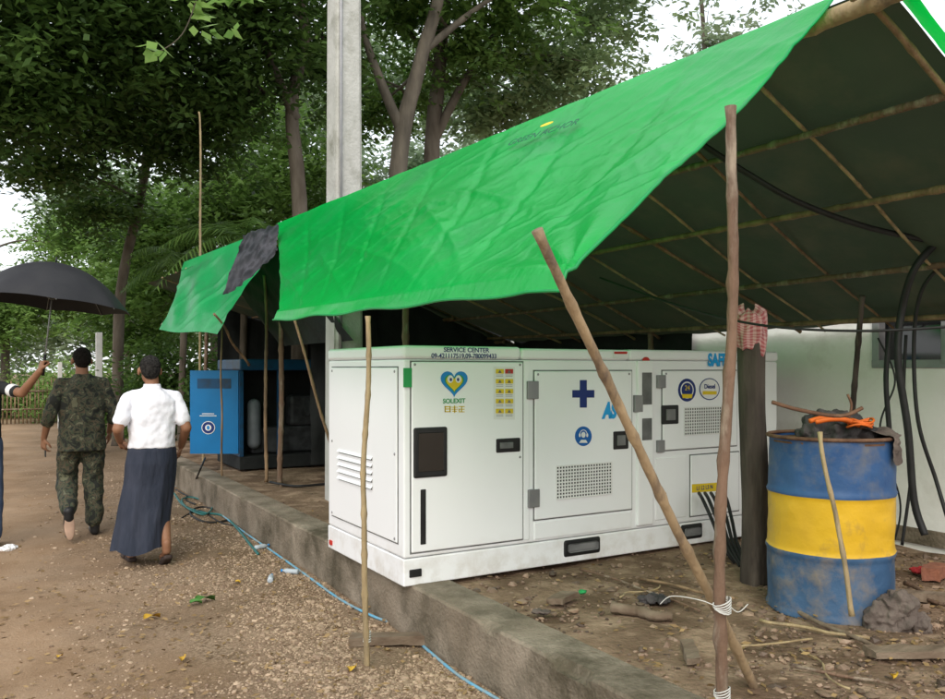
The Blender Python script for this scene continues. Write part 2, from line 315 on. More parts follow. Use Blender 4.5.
# ------------------------------------------------------------ ground
def gz(x,y): 
    k=max(0,min(1,(2.2-abs(x+.9)+1.2)))*max(0,min(1,(18-y)/4))
    return (noise.noise(V((x*.9,y*.9,0)))*.03+noise.noise(V((x*4,y*4,3)))*.012)*k-.01+(.04*math.exp(-((x-1.6)/.5)**2))*k
xs=list(np.concatenate([[-150,-60,-25,-12,-7,-5],np.arange(-4,2.3,.06),[3,6,12,30,80,150]]))
ys=list(np.concatenate([[-80,-20,-5,-1],np.arange(.5,16,.08),[17,18,20,24,30,45,80,200,300]]))
mb=MB(); mb.v=[(x,y,gz(x,y)) for x in xs for y in ys]; ny=len(ys)
mb.f=[(i*ny+j,(i+1)*ny+j,(i+1)*ny+j+1,i*ny+j+1) for i in range(len(xs)-1) for j in range(ny-1)]
tag(mb.build('ground',m_ground,None,True),kind='structure')
WALLX=5.65; KX0,KX1=2.08,2.33
def pz(x,y): return .275+noise.noise(V((x*1.7,y*1.7,5)))*.022+noise.noise(V((x*6,y*6,9)))*.010
tag(grid(lambda u,v:(KX1-.02+u*(WALLX+.1-KX1),-.2+v*15.2,pz(KX1+u*3.4,v*15.2)),64,250,'earth_terrace',m_earth),kind='structure')
mb=MB()
def kerbpt(x,y,z):
    ch=max(0,noise.noise(V((y*3.1,x*2,4)))-.22)*.09 if (z>.28 and x<KX0+.05) else 0
    return (x+noise.noise(V((x*2,y*.8,z)))*.006+noise.noise(V((x*14,y*14,z*14)))*.0045+ch*.7,y,z+((noise.noise(V((x*2,y*.9,1)))*.006+noise.noise(V((x*15,y*15,1)))*.003) if z>.1 else 0)-ch)
prof=[(KX0,-.1),(KX0,.04),(KX0,.12),(KX0,.2),(KX0,.26),(KX0,.292),(KX0+.010,.304),(KX0+.05,.306),(KX0+.1,.306),(KX1-.06,.306),(KX1-.008,.304),(KX1,.295),(KX1,.1)]
nk=480; mb.v=[kerbpt(x,.2+i*.0297,z) for i in range(nk) for x,z in prof]; npf=len(prof)
mb.f=[(i*npf+j,i*npf+j+1,(i+1)*npf+j+1,(i+1)*npf+j) for i in range(nk-1) for j in range(npf-1)]+[tuple(range(npf))]
tag(mb.build('kerb',m_conc,None,False),kind='structure')
def stones(name,pts,sizes,mat,flat=.6):
    phi=(1+5**.5)/2
    iv=np.array([(-1,phi,0),(1,phi,0),(-1,-phi,0),(1,-phi,0),(0,-1,phi),(0,1,phi),(0,-1,-phi),(0,1,-phi),(phi,0,-1),(phi,0,1),(-phi,0,-1),(-phi,0,1)])/1.9
    ifc=np.array([(0,11,5),(0,5,1),(0,1,7),(0,7,10),(0,10,11),(1,5,9),(5,11,4),(11,10,2),(10,7,6),(7,1,8),(3,9,4),(3,4,2),(3,2,6),(3,6,8),(3,8,9),(4,9,5),(2,4,11),(6,2,10),(8,6,7),(9,8,1)])
    n=len(pts); vv=iv[None]*(1+rng.normal(0,.16,(n,12,1)))
    sc_=np.stack([sizes*rng.uniform(.7,1.4,n),sizes*rng.uniform(.7,1.4,n),sizes*rng.uniform(.4,.9,n)*flat/.6],1)[:,None,:]
    vv=vv*sc_; a=rng.uniform(0,6.28,n); ca,sa=np.cos(a)[:,None],np.sin(a)[:,None]
    x=vv[:,:,0]*ca-vv[:,:,1]*sa; y=vv[:,:,0]*sa+vv[:,:,1]*ca; vv=np.stack([x,y,vv[:,:,2]],2)+pts[:,None,:]
    ff=(ifc[None]+(np.arange(n)*12)[:,None,None]).reshape(-1,3)
    me=bpy.data.meshes.new(name); me.from_pydata(vv.reshape(-1,3).tolist(),[],ff.tolist())
    at=me.attributes.new('shade','FLOAT','FACE'); at.data.foreach_set('value',np.repeat(rng.uniform(0,1,n),20).astype(np.float32))
    return link(name,me,mat)
n=46000; d=2.6*(1-rng.uniform(0,1,n))**(-.72); d=d[d<14]; pp=[];ss=[]
for q in d:
    x=2.07-abs(rng.normal(0,.62)) if rng.random()<.75 else rng.uniform(-1.2,2.05); y=q*1.0+rng.uniform(0,.4)
    if x>2.07 or (x<.5+rng.normal(0,.25) and rng.random()<.8): continue
    if noise.noise(V((x*1.6,y*1.6,11)))+rng.normal(0,.15)<-.12: continue
    s=rng.uniform(.0035,.0085) if rng.random()<.93 else rng.uniform(.009,.019)
    pp.append((x,y,gz(x,y)+s*.1)); ss.append(s)
tag(stones('gravel',np.array(pp),np.array(ss),m_stone),kind='stuff')
pp=[];ss=[]
for i in range(6500):
    x=rng.uniform(KX1,WALLX-.05); y=1.2+rng.exponential(1.6)
    if y>9: continue
    s=rng.uniform(.004,.012) if rng.random()<.9 else rng.uniform(.014,.03)
    pp.append((x,y,pz(x,y)+s*.15)); ss.append(s)
tag(stones('rubble',np.array(pp),np.array(ss),m_stone2),kind='stuff')
# ------------------------------------------------------------ leaves
def leafcloud(name,lobes,mat,parent=None,size=(.10,.045),seed=1,clump=24,spread=.17,droop=.35,flat=False):
    r=np.random.default_rng(seed); P=[];SH=[]
    for (c,R,n) in lobes:
        if not hasattr(R,'__len__'): R=(R,R,R*.8)
        nc=max(n//clump,1); dv=r.normal(size=(nc,3)); dv/=np.linalg.norm(dv,axis=1)[:,None]
        rad=r.uniform(0,1,nc)**.45; cc=np.array(c)[None]+dv*rad[:,None]*np.array(R)[None]*(1+.3*r.normal(size=(nc,1)))
        sh=r.uniform(0,.5,nc)**1.3*1.1+.3*(dv[:,2]*rad*.5+.5)  # random clump tone, plus lobe tops painted lighter as if lit from above
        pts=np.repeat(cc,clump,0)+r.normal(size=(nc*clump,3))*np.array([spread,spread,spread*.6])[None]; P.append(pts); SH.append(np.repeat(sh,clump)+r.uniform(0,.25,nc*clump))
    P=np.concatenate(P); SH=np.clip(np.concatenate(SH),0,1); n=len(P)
    a=r.uniform(0,6.28,n); dz=r.normal(-droop,.35,n); ax=np.stack([np.cos(a),np.sin(a),dz],1); 
    if flat: ax[:,2]=r.normal(0,.15,n)
    ax/=np.linalg.norm(ax,axis=1)[:,None]
    nn=np.stack([r.normal(0,.5,n),r.normal(0,.5,n),np.ones(n)],1); wd=np.cross(ax,nn); wd/=np.linalg.norm(wd,axis=1)[:,None]
    L_=(size[0]*r.uniform(.6,1.3,n))[:,None]; Wd=(size[1]*r.uniform(.7,1.3,n))[:,None]*.5
    vv=np.stack([P,P+ax*L_*.45+wd*Wd,P+ax*L_,P+ax*L_*.45-wd*Wd],1).reshape(-1,3)
    me=bpy.data.meshes.new(name); me.vertices.add(n*4); me.vertices.foreach_set('co',vv.astype(np.float32).ravel())
    me.loops.add(n*4); me.loops.foreach_set('vertex_index',np.arange(n*4,dtype=np.int32)); me.polygons.add(n)
    me.polygons.foreach_set('loop_start',np.arange(0,n*4,4,dtype=np.int32)); me.polygons.foreach_set('loop_total',np.full(n,4,dtype=np.int32)); me.update(calc_edges=True)
    at=me.attributes.new('shade','FLOAT','FACE'); at.data.foreach_set('value',SH.astype(np.float32))
    return link(name,me,mat,parent)
def tree(name,label,base,path,r0,lobes,mat,bark,seed,group=None,size=(.15,.065),limbs=True,cat='tree',extra=[],dens=.72):
    base=V(base); t=thing(name,label,cat,base,group); random.seed(seed)
    pts=bez([base-V((0,0,.1))]+[V(p) for p in path],8); n=len(pts); mb=MB()
    mb.tube(pts,[r0*(1.25 if i==0 else 1)*(1-.72*i/(n-1)) for i in range(n)],12,wob=.12)
    for e in extra: q=bez([V(p) for p in e[0]],8); mb.tube(q,[e[1]*(1-.7*i/(len(q)-1)) for i in range(len(q))],9)
    if limbs:
        for c,R,k in lobes:
            c=V(c); q=min(pts[int(n*.35):],key=lambda p:(p-c).length+max(0,(p.z-c.z))*1.2)
            m=q.lerp(c,.5)+V((random.uniform(-.2,.2),random.uniform(-.2,.2),random.uniform(.0,.4))); rr=r0*.28
            L_=bez([q,m,c],6); mb.tube(L_,[rr*(1-.8*i/(len(L_)-1)) for i in range(len(L_))],7)
            R0=R[0] if hasattr(R,'__len__') else R
            for s in range(5):
                e=c+V((random.uniform(-1,1),random.uniform(-1,1),random.uniform(-.6,.8)))*R0*.8; mb.tube([L_[7],L_[7].lerp(e,.5)+V((0,0,.1)),e],[rr*.4,rr*.25,rr*.08],5)
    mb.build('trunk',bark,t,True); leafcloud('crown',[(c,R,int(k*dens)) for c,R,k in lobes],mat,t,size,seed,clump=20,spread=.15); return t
def lb(px,py,d,R,n): return (tuple(W(px,py,d)),R,n)
def base_at(px,d): p=W(px,300,d); p.z=0; return p
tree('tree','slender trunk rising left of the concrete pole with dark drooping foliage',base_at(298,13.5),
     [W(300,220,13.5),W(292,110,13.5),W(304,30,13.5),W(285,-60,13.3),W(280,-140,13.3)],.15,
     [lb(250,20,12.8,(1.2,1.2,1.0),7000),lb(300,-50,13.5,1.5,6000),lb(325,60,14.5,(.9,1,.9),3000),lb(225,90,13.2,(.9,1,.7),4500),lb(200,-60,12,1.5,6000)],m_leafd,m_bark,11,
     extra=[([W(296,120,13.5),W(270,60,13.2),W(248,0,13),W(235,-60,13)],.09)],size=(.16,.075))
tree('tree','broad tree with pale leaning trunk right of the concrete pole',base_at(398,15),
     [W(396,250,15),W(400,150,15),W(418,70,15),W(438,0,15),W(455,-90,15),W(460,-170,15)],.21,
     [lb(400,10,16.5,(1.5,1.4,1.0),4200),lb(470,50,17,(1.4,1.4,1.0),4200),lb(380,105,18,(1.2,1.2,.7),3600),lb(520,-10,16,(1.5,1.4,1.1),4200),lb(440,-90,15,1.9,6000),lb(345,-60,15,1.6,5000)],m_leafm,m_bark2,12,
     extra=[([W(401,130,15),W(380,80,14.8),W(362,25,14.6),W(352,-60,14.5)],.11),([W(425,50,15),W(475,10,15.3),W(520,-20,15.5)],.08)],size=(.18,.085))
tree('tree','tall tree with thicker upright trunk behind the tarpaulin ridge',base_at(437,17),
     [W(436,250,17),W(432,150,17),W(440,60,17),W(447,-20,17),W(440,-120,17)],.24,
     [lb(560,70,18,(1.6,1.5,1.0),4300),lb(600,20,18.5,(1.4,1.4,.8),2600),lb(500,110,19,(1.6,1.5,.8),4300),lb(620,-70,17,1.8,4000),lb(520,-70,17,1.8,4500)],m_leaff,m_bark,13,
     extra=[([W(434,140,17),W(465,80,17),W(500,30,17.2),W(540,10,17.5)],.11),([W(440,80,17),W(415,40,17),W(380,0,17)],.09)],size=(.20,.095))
tree('tree','distant haze-paled green tree at the right above the tarpaulin edge',base_at(700,26),
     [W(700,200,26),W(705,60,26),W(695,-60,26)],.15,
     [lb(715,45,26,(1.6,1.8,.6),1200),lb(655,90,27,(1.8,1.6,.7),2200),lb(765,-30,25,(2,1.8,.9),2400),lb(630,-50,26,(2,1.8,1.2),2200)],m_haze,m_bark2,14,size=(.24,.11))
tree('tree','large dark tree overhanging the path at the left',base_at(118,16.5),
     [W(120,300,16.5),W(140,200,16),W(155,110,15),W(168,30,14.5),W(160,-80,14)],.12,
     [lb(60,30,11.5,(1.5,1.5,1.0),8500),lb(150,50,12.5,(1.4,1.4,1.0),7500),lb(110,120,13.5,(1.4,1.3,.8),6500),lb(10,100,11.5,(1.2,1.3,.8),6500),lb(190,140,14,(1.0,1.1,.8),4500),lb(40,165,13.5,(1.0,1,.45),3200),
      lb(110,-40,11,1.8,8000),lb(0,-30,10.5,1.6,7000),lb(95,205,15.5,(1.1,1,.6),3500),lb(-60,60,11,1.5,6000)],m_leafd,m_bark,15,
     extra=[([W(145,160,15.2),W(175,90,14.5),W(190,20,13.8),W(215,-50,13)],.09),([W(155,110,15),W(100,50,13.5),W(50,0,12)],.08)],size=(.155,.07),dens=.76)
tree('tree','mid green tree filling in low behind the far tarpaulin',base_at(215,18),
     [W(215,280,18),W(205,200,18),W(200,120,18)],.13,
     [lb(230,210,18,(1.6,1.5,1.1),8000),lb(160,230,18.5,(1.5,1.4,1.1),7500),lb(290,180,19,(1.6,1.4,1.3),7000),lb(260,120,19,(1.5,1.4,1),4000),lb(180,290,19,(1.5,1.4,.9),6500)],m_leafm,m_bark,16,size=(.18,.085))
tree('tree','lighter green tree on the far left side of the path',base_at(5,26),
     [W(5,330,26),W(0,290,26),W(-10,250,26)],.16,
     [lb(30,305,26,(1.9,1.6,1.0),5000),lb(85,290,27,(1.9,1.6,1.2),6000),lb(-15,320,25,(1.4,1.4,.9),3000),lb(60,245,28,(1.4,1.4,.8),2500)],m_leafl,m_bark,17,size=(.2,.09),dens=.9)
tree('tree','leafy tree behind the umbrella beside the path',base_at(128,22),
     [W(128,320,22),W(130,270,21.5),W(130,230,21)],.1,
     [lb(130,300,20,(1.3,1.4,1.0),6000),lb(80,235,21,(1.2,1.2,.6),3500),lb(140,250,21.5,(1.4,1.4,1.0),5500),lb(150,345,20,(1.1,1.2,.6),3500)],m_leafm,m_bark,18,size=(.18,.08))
t=thing('leafy_branch','bright yellow green leaves on a thin twig hanging in the upper left','branch',W(190,-60,5))
MB().tube(bez([W(230,-120,5.4),W(205,-30,5.1),W(185,30,5),W(160,52,5)],8),.004,6).build('twig',m_bark,t,True)
leafcloud('leaves',[(tuple(W(163,50,5)),(.06,.05,.05),9),(tuple(W(195,5,5.05)),(.10,.08,.08),12),(tuple(W(228,-10,5.1)),(.14,.1,.1),24),(tuple(W(215,22,5.6)),(.16,.1,.1),10)],m_leafl,t,(.13,.065),5,clump=3,spread=.04)
shr=[(170,378,16,.9,1.1,'dense dark shrub at the far end of the terrace',m_leafd),(128,382,19,.8,.8,'round green shrub beside the white post',m_leafm),(75,384,24,1.3,.9,'low yellow green bush where the path ends',m_leafl),(20,384,26,1.5,.8,'pale bush behind the bamboo fence at far left',m_leafl),(250,378,15,1.0,1.3,'shadowy shrub growing behind the blue generator',m_leafd),(320,372,15.5,1.1,1.3,'dark shrub behind the leaning sticks and blue generator',m_leafd)]
for i,(px,py,d_,R,hh,lab,mt) in enumerate(shr):
    b=base_at(px,d_); t=thing('shrub',lab,'shrub',b); mb=MB(); random.seed(i)
    for k in range(7): mb.tube([b,b+V((random.uniform(-.3,.3)*R,random.uniform(-.3,.3)*R,hh*.6)),b+V((random.uniform(-.8,.8)*R,random.uniform(-.8,.8)*R,hh*1.4))],[.025,.016,.006],5)
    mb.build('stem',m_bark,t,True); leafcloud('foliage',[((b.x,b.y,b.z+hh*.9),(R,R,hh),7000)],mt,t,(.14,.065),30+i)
def palm(base,h,label,seed,LL):
    t=thing('palm',label,'palm',base); random.seed(seed); b=V(base); top=b+V((.1,0,h)); MB().tube(bez([b,b+V((.05,0,h*.5)),top],6),.06,8).build('trunk',m_bark,t,True)
    mb=MB()
    for k in range(16):
        a=k*2.4; L_=random.uniform(.7,1.15)*LL; e=random.uniform(.1,1.1); pts=[]
        for s in range(15):
            u=s/14; pts.append(top+V((math.cos(a)*L_*u*math.cos(e*(1-u)),math.sin(a)*L_*u*math.cos(e*(1-u)),L_*(math.sin(e)*u-.75*u*u))))
        mb.tube(pts,[.012*(1-.8*i/14) for i in range(15)],4)
        for s in range(2,15):
            dd=(pts[s]-pts[s-1]).normalized(); sd=dd.cross(V((0,0,1))).normalized(); ll=(.42*math.sin(math.pi*(s/15)**.7)+.08)*LL/1.5
            for q in (-1,1):
                for f in (0,.5):
                    p=pts[s-1].lerp(pts[s],f); e2=p+(sd*q*.8+dd*.6+V((random.uniform(-.1,.1),0,-.35+random.uniform(-.15,.1))))*ll; wv=dd*.02
                    mb.add([p-wv,p+wv,e2],[(0,1,2)])
    o=mb.build('fronds',m_leafm,t)
    at=o.data.attributes.new('shade','FLOAT','FACE'); at.data.foreach_set('value',rng.uniform(.0,.6,len(o.data.polygons)).astype(np.float32))
palm(base_at(240,13.2),3.6,'feathery palm fronds arching above the far green tarpaulin',3,1.6)
palm(base_at(180,14.5),3.4,'smaller palm with arching fronds left of the tall thin bamboo pole',5,1.3)
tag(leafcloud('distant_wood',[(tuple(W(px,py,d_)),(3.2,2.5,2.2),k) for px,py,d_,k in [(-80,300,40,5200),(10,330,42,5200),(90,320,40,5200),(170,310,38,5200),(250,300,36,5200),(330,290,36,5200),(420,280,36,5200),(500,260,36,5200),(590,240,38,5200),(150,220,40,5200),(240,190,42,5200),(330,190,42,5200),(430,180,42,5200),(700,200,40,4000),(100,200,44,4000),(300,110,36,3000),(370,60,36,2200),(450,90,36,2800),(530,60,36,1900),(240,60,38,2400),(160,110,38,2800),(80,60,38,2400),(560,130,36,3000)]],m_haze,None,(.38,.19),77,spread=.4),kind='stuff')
# ------------------------------------------------------------ building
t=thing('building','pale plastered building with stained wall behind the oil drum','building',(WALLX,5,.0))
mb=MB(); wy0,wy1,wz0,wz1=2.1,3.75,1.58,2.35
for a,b in [((WALLX,-1.5,0),(WALLX+.2,wy0,3.3)),((WALLX,wy1,0),(WALLX+.2,9,3.3)),((WALLX,wy0,0),(WALLX+.2,wy1,wz0)),((WALLX,wy0,wz1),(WALLX+.2,wy1,3.3)),((WALLX+.2,8.8,0),(9.5,9,3.3)),((WALLX+.2,-1.5,0),(9.5,-1.3,3.3)),((9.3,-1.3,0),(9.5,8.8,3.3))]: mb.box(a,b)
mb.build('wall',m_wall,t)
MB().box((WALLX-.35,-1.9,3.302),(9.9,9.4,3.42),.01).build('roof',m_roof,t)
MB().box((WALLX-.025,-1.5,.31),(WALLX-.002,9,.42),.004).build('skirting',m_conc,t)
f=MB()
for y in (wy0,wy0+.54,wy0+1.08,wy1-.06): f.box((WALLX-.02,y,wz0),(WALLX+.06,y+.055,wz1),.004)
f.box((WALLX-.017,wy0,wz0-.03),(WALLX+.055,wy1,wz0+.03),.004); f.box((WALLX-.017,wy0,wz1-.03),(WALLX+.055,wy1,wz1+.02),.004)
fo=f.build('window',m_grey,t); MB().box((WALLX+.08,wy0,wz0),(WALLX+.09,wy1,wz1)).build('pane',m_glass,fo)
mb=MB(); mb.box((WALLX,9.02,0),(WALLX+.15,16,2.1),.005); tag(mb.build('compound_wall',m_wall),'plain boundary wall running on beyond the pale building','wall')
# ------------------------------------------------------------ power pole
b=W(344,368+820*1.3/7.9,7.9)
t=thing('power_pole','square tapering concrete power pole standing through the shelter roof','pole',(b.x,b.y,.25))
mb=MB(); r0,r1=.15,.115; mb.v=[(b.x+sx*r,b.y+sy*r,z) for z,r in ((.2,r0),(9,r1)) for sx,sy in ((-1,-1),(1,-1),(1,1),(-1,1))]
mb.f=[(0,1,5,4),(1,2,6,5),(2,3,7,6),(3,0,4,7),(4,5,6,7)]; 
me=mb.mesh(); bm=bmesh.new(); bm.from_mesh(me); bmesh.ops.bevel(bm,geom=[e for e in bm.edges if abs(e.verts[0].co.z-e.verts[1].co.z)>1],offset=.03,segments=3,affect='EDGES'); bm.to_mesh(me); bm.free()
link('shaft',me,m_pole,t)
mb=MB(); mb.tube([(b.x-.10,b.y-.17,.4),(b.x-.085,b.y-.15,8)],.013,8); mb.build('conduit',m_grey,t,True)
# ------------------------------------------------------------ white generator
GX0,GY0=2.03,4.235; GX1,GY1=5.19,5.446; GZ0,GZ1=.30,1.68
gen=thing('generator','large white diesel generator set in the shelter on the kerb','generator',((GX0+GX1)/2,(GY0+GY1)/2,GZ0))
def fxz(px,py): p=WY(px,py,GY0); return p.x,p.z
def prect(name,px0,py0,px1,py1,proud,mat,parent=gen,bev=.006,deep=.01,z=None):
    x0,_=fxz(px0,py0); x1,_=fxz(px1,py0); cx=(px0+px1)/2; _,za=fxz(cx,py0); _,zb=fxz(cx,py1)
    if z: zb,za=z
    return MB().box((x0,GY0-proud,zb),(x1,GY0+deep,za),bev).build(name,mat,parent)
mb=MB(); mb.box((GX0,GY0,.46),(GX1,GY1,1.60),.012,3); mb.build('body',m_white,gen)
mb=MB(); mb.box((GX0-.006,GY0-.008,1.602),(GX0+.80,GY1+.008,GZ1),.022,4); mb.box((GX0+.803,GY0-.006,1.602),(3.70,GY1+.006,1.672),.018,4); mb.box((3.703,GY0-.008,1.602),(GX1+.006,GY1+.008,GZ1-.005),.02,4)
mb.build('roof',m_white2,gen)
mb=MB(); mb.box((GX0-.003,GY0-.004,.30),(GX1+.003,GY1+.004,.456),.008,3)
skid=mb.build('skid_base',m_white,gen)
def door(px0,px1,z0,z1,lab,proud=.012):
    x0=fxz(px0,400)[0]; x1=fxz(px1,400)[0]
    MB().box((x0-.008,GY0-.0025,z0-.008),(x1+.008,GY0+.004,z1+.008)).build('door_seal',m_seam,gen)
    o=MB().box((x0,GY0-proud,z0),(x1,GY0+.002,z1),.007,3).build('door',m_white2,gen); o['label']=lab; return o
d1=door(411,522,.49,1.585,'left door with black control window and heart emblem')
d2=door(534,631,.60,1.53,'middle door with navy cross and ventilation grille')
d3=door(662,736,.98,1.53,'upper right door with round stickers')
d4=door(690,738,.50,.93,'lower right hatch where the cables come out')
prect('pillar',523.5,363,529,545,.006,m_white2,z=(.48,1.6)); 
pl=prect('pillar',636,363,652,545,.02,m_white2,z=(.48,1.6),bev=.01)
prect('recess',640,376,650,408,.0215,m_seam,pl,bev=.003,z=(1.30,1.52)); prect('recess',640,418,650,440,.0215,m_seam,pl,bev=.003)
prect('lower_panel',534,518,631,540,.006,m_white2,z=(.475,.585)); prect('lower_panel',655,460,686,520,.006,m_white2,z=(.5,.93))
cw=prect('control_window',412.5,427,446,477,.024,m_black,d1,bev=.012); prect('glass_pane',416.5,432,442,471,.0275,m_glass,cw,bev=.004)
prect('vent_slot',419.5,489,425,544,.015,m_black,d1,bev=.003)
for (a,b_,c,d_,o) in [(495,438,519,452,d1),(612,431,627,449,d2),(661,405,677,424,d3)]:
    h=prect('handle',a,b_,c,d_,.02,m_black,o,bev=.008); prect('latch',a+3,b_+4,c-8 if c-a>18 else c-4,d_-4,.028,m_seam,h,bev=.002)
for (a,b_,c,d_) in [(526,381,537,399),(527,489,538,507),(656,375,664,388),(633,395,641,412),(656,440,663,452)]: prect('hinge',a,b_,c,d_,.022,m_grey,gen,bev=.004)
def grille(px0,py0,px1,py1,parent,nx,nz):
    x0,z1=fxz(px0,py0); x1,_=fxz(px1,py0); cx=(px0+px1)/2; z1=fxz(cx,py0)[1]; z0=fxz(cx,py1)[1]
    MB().box((x0,GY0-.014,z0),(x1,GY0-.008,z1)).build('grille_opening',m_black,parent)
    mb=MB(); y0,y1=GY0-.0175,GY0-.0142
    for i in range(nx+1): x=x0+(x1-x0)*i/nx; mb.box((x-.0045,y0,z0),(x+.0045,y1,z1))
    for i in range(nz+1): z=z0+(z1-z0)*i/nz; mb.box((x0,y0-.002,z-.0045),(x1,y0+.001,z+.0045))
    mb.build('grille',m_paper,parent)
grille(555,464,610,496,d2,20,10); grille(683,407,722,434,d3,17,9)
for a,b_,c,d_ in [(563,537,600,559),(680,521,702,541)]:
    x0=fxz(a,540)[0]; x1=fxz(c,540)[0]; k=MB().box((x0,GY0-.014,.335),(x1,GY0+.02,.448),.02,4).build('fork_pocket',m_black,skid)
    MB().box((x0+.03,GY0-.018,.365),(x1-.03,GY0-.010,.42),.014,3).build('pocket_opening',m_seam,k)
prect('drain_plug',409,573,421,581,.012,m_black,skid,bev=.004,z=(.35,.395))
MB().box((GX0-.003,GY0+.07,.53),(GX0+.002,GY1-.07,1.56)).build('end_seal',m_seam,gen)
ep=MB().box((GX0-.011,GY0+.078,.538),(GX0+.003,GY1-.078,1.552),.006,3).build('end_panel',m_white2,gen)
mb=MB()
for k in range(5): z=.80+k*.045; mb.box((GX0-.0125,4.66,z),(GX0-.0105,5.22,z+.009))
mb.build('louvre_slot',m_seam,ep)
mb=MB()
for k in range(5): z=.809+k*.045; mb.add([(GX0-.011,4.65,z+.018),(GX0-.011,5.23,z+.018),(GX0-.026,5.23,z),(GX0-.026,4.65,z)],[(0,1,2,3)])
mb.build('louvre',m_white2,ep)
for y in (GY0+.1,GY1-.1):
    for z in (.56,1.05,1.53): MB().ell((GX0-.012,y,z),(.004,.009,.009),seg=8,rings=5).build('bolt',m_grey,gen,True)
for px in (414,519,537,628,665,733):
    for z in (1.57,1.0):
        if px<530 or z>1.2: MB().ell((fxz(px,400)[0],GY0-.012,1.51 if px>530 else z),(.008,.004,.008),seg=8,rings=5).build('bolt',m_grey,gen,True)
MB().box((GX0-.0075,GY0-.0125,1.44),(GX0+.045,GY0-.0085,1.55)).build('green_sticker',m_grnp,gen)
mb=MB(); mb.box((GX0-.014,5.36,.33),(GX0-.002,5.40,.36)); mb.build('red_marker',m_redp,gen)
Yp=GY0-.0145
def ptext(body,px,py,hpx,mat,parent=gen,sx=1,y=None,bold=0,shear=0):
    p=WY(px,py,GY0); dd=(p.x*S_+p.y*C_); s=hpx*dd/FP/.72
    return text(body,s,(p.x,Yp if y is None else y,p.z),mat,parent,sx=sx,bold=bold,shear=shear)
def pdecal(name,pts,mat,off=0,parent=gen):
    return hull_poly(name,[(fxz(a,b_)[0],Yp-off,fxz(a,b_)[1]) for a,b_ in pts],mat,parent,.0012)
def circ(px,py,r,mat,off=0,name='sticker',ry=None,parent=gen,n=28): 
    return pdecal(name,[(px+r*.93*math.cos(2*math.pi*k/n),py+(ry or r)*math.sin(2*math.pi*k/n)) for k in range(n)],mat,off,parent)
ptext('SERVICE CENTER',466,350.2,4.6,m_navy,y=GY0-.0095,sx=1.08,bold=.0006); ptext('09-421117519,09-780099433',464,356.2,4.8,m_navy,y=GY0-.0095,sx=.95,bold=.0006)
heart=lambda cx,cy,s:[(cx+s*(16*math.sin(a)**3)/16,cy-s*(13*math.cos(a)-5*math.cos(2*a)-2*math.cos(3*a)-math.cos(4*a))/15) for a in [2*math.pi*k/40 for k in range(40)]]
em=pdecal('emblem',heart(453,382,13.5),m_cyan,.0005,d1); pdecal('emblem',heart(453,382.3,9.6),m_grnp,.001,em); pdecal('emblem',heart(453,382.5,8.2),m_yel,.002,em)
for q in (-4,4): circ(453+q,379,3.1,m_paper,.003,'emblem',3.8,em); circ(453+q*.9,379.5,1.3,m_navy,.004,'emblem',1.7,em)
ptext('SOLEXIT',453,401,4.6,m_grnp,d1,sx=1.05,bold=.0008)
for k,bits in enumerate([[(0,0,9,1.5),(0,7.5,9,9),(0,3.6,9,5),(0,0,1.6,9),(7.4,0,9,9)],[(3.8,-1,5.2,10),(0,1,9,2.3),(0,4,9,5.3),(1,7,8,8.3)],[(0,0,9,1.4),(3.8,0,5.2,9),(0,4,9,5.2),(0,8,9,9.2),(0,4,1.2,8)]]):
    for a,b_,c,d_ in bits:
        ox=443.5+k*7; oy=406; s_=.66; pdecal('character',[(ox+a*s_,oy+b_*s_),(ox+c*s_,oy+b_*s_),(ox+c*s_,oy+d_*s_),(ox+a*s_,oy+d_*s_)],m_yel,0,d1)
ws=pdecal('warning_labels',[(492.5,366.5),(513.5,367),(513.5,419.5),(492.5,419)],m_paper,0,d1)
for r_ in range(5):
    for c_ in range(2):
        x=494.5+c_*9.3; y=369+r_*9.9; pdecal('warning_label',[(x,y),(x+8,y),(x+8,y+4.6),(x,y+4.6)],m_redp if (r_,c_)==(0,1) else m_yel,.001,ws)
        for q in range(2): pdecal('warning_label',[(x+.4,y+5.6+q*1.5),(x+7.4,y+5.6+q*1.5),(x+7.4,y+6.1+q*1.5),(x+.4,y+6.1+q*1.5)],m_grey,.001,ws)
        pdecal('warning_label',[(x+4,y+.7),(x+5.8,y+3.9),(x+2.2,y+3.9)],m_seam,.002,ws)
pdecal('cross',[(578.5,380),(585.5,380),(585.5,390),(593,390),(593,397.5),(585.5,397.5),(585.5,407.5),(578.5,407.5),(578.5,397.5),(571,397.5),(571,390),(578.5,390)],m_navy,0,d2)
ptext('AS',608,411,15,m_lcyan,d2,sx=.70,bold=.009,shear=.25)
ic=circ(582,436,9,m_dblue,0,'ear_protection_sign',9.8,d2); 
arc=[(582+3.9*math.cos(a),434.3-4.9*math.sin(a)) for a in [math.pi*k/12 for k in range(13)]]+[(582+3.3*math.cos(a),434.3-4.2*math.sin(a)) for a in [math.pi*(12-k)/12 for k in range(13)]]
pdecal('ear_protection_sign',arc,m_paper,.001,ic); circ(582,434.6,2.2,m_paper,.001,'ear_protection_sign',2.9,ic)
pdecal('ear_protection_sign',[(577.8,442.6),(579.6,439.6),(584.4,439.6),(586.2,442.6)],m_paper,.001,ic)
for q in (-3.7,3.7): circ(582+q,435,1.0,m_paper,.002,'ear_protection_sign',1.9,ic)
ptext('SAFE',716.5,360.5,12,m_lcyan,y=Yp+.004,sx=.76,bold=.006)
ci=circ(685.5,390,9.5,m_navy,0,'round_sticker',11.5,d3); circ(685.5,390,7,m_paper,.001,'round_sticker',8.5,ci); circ(685.5,390,6,m_navy,.002,'round_sticker',7.2,ci)
pdecal('round_sticker',[(680,394),(691,394),(690,398),(681,398)],m_yel,.003,ci); ptext('24',685.5,388,5,m_yel,ci,y=Yp-.0035)
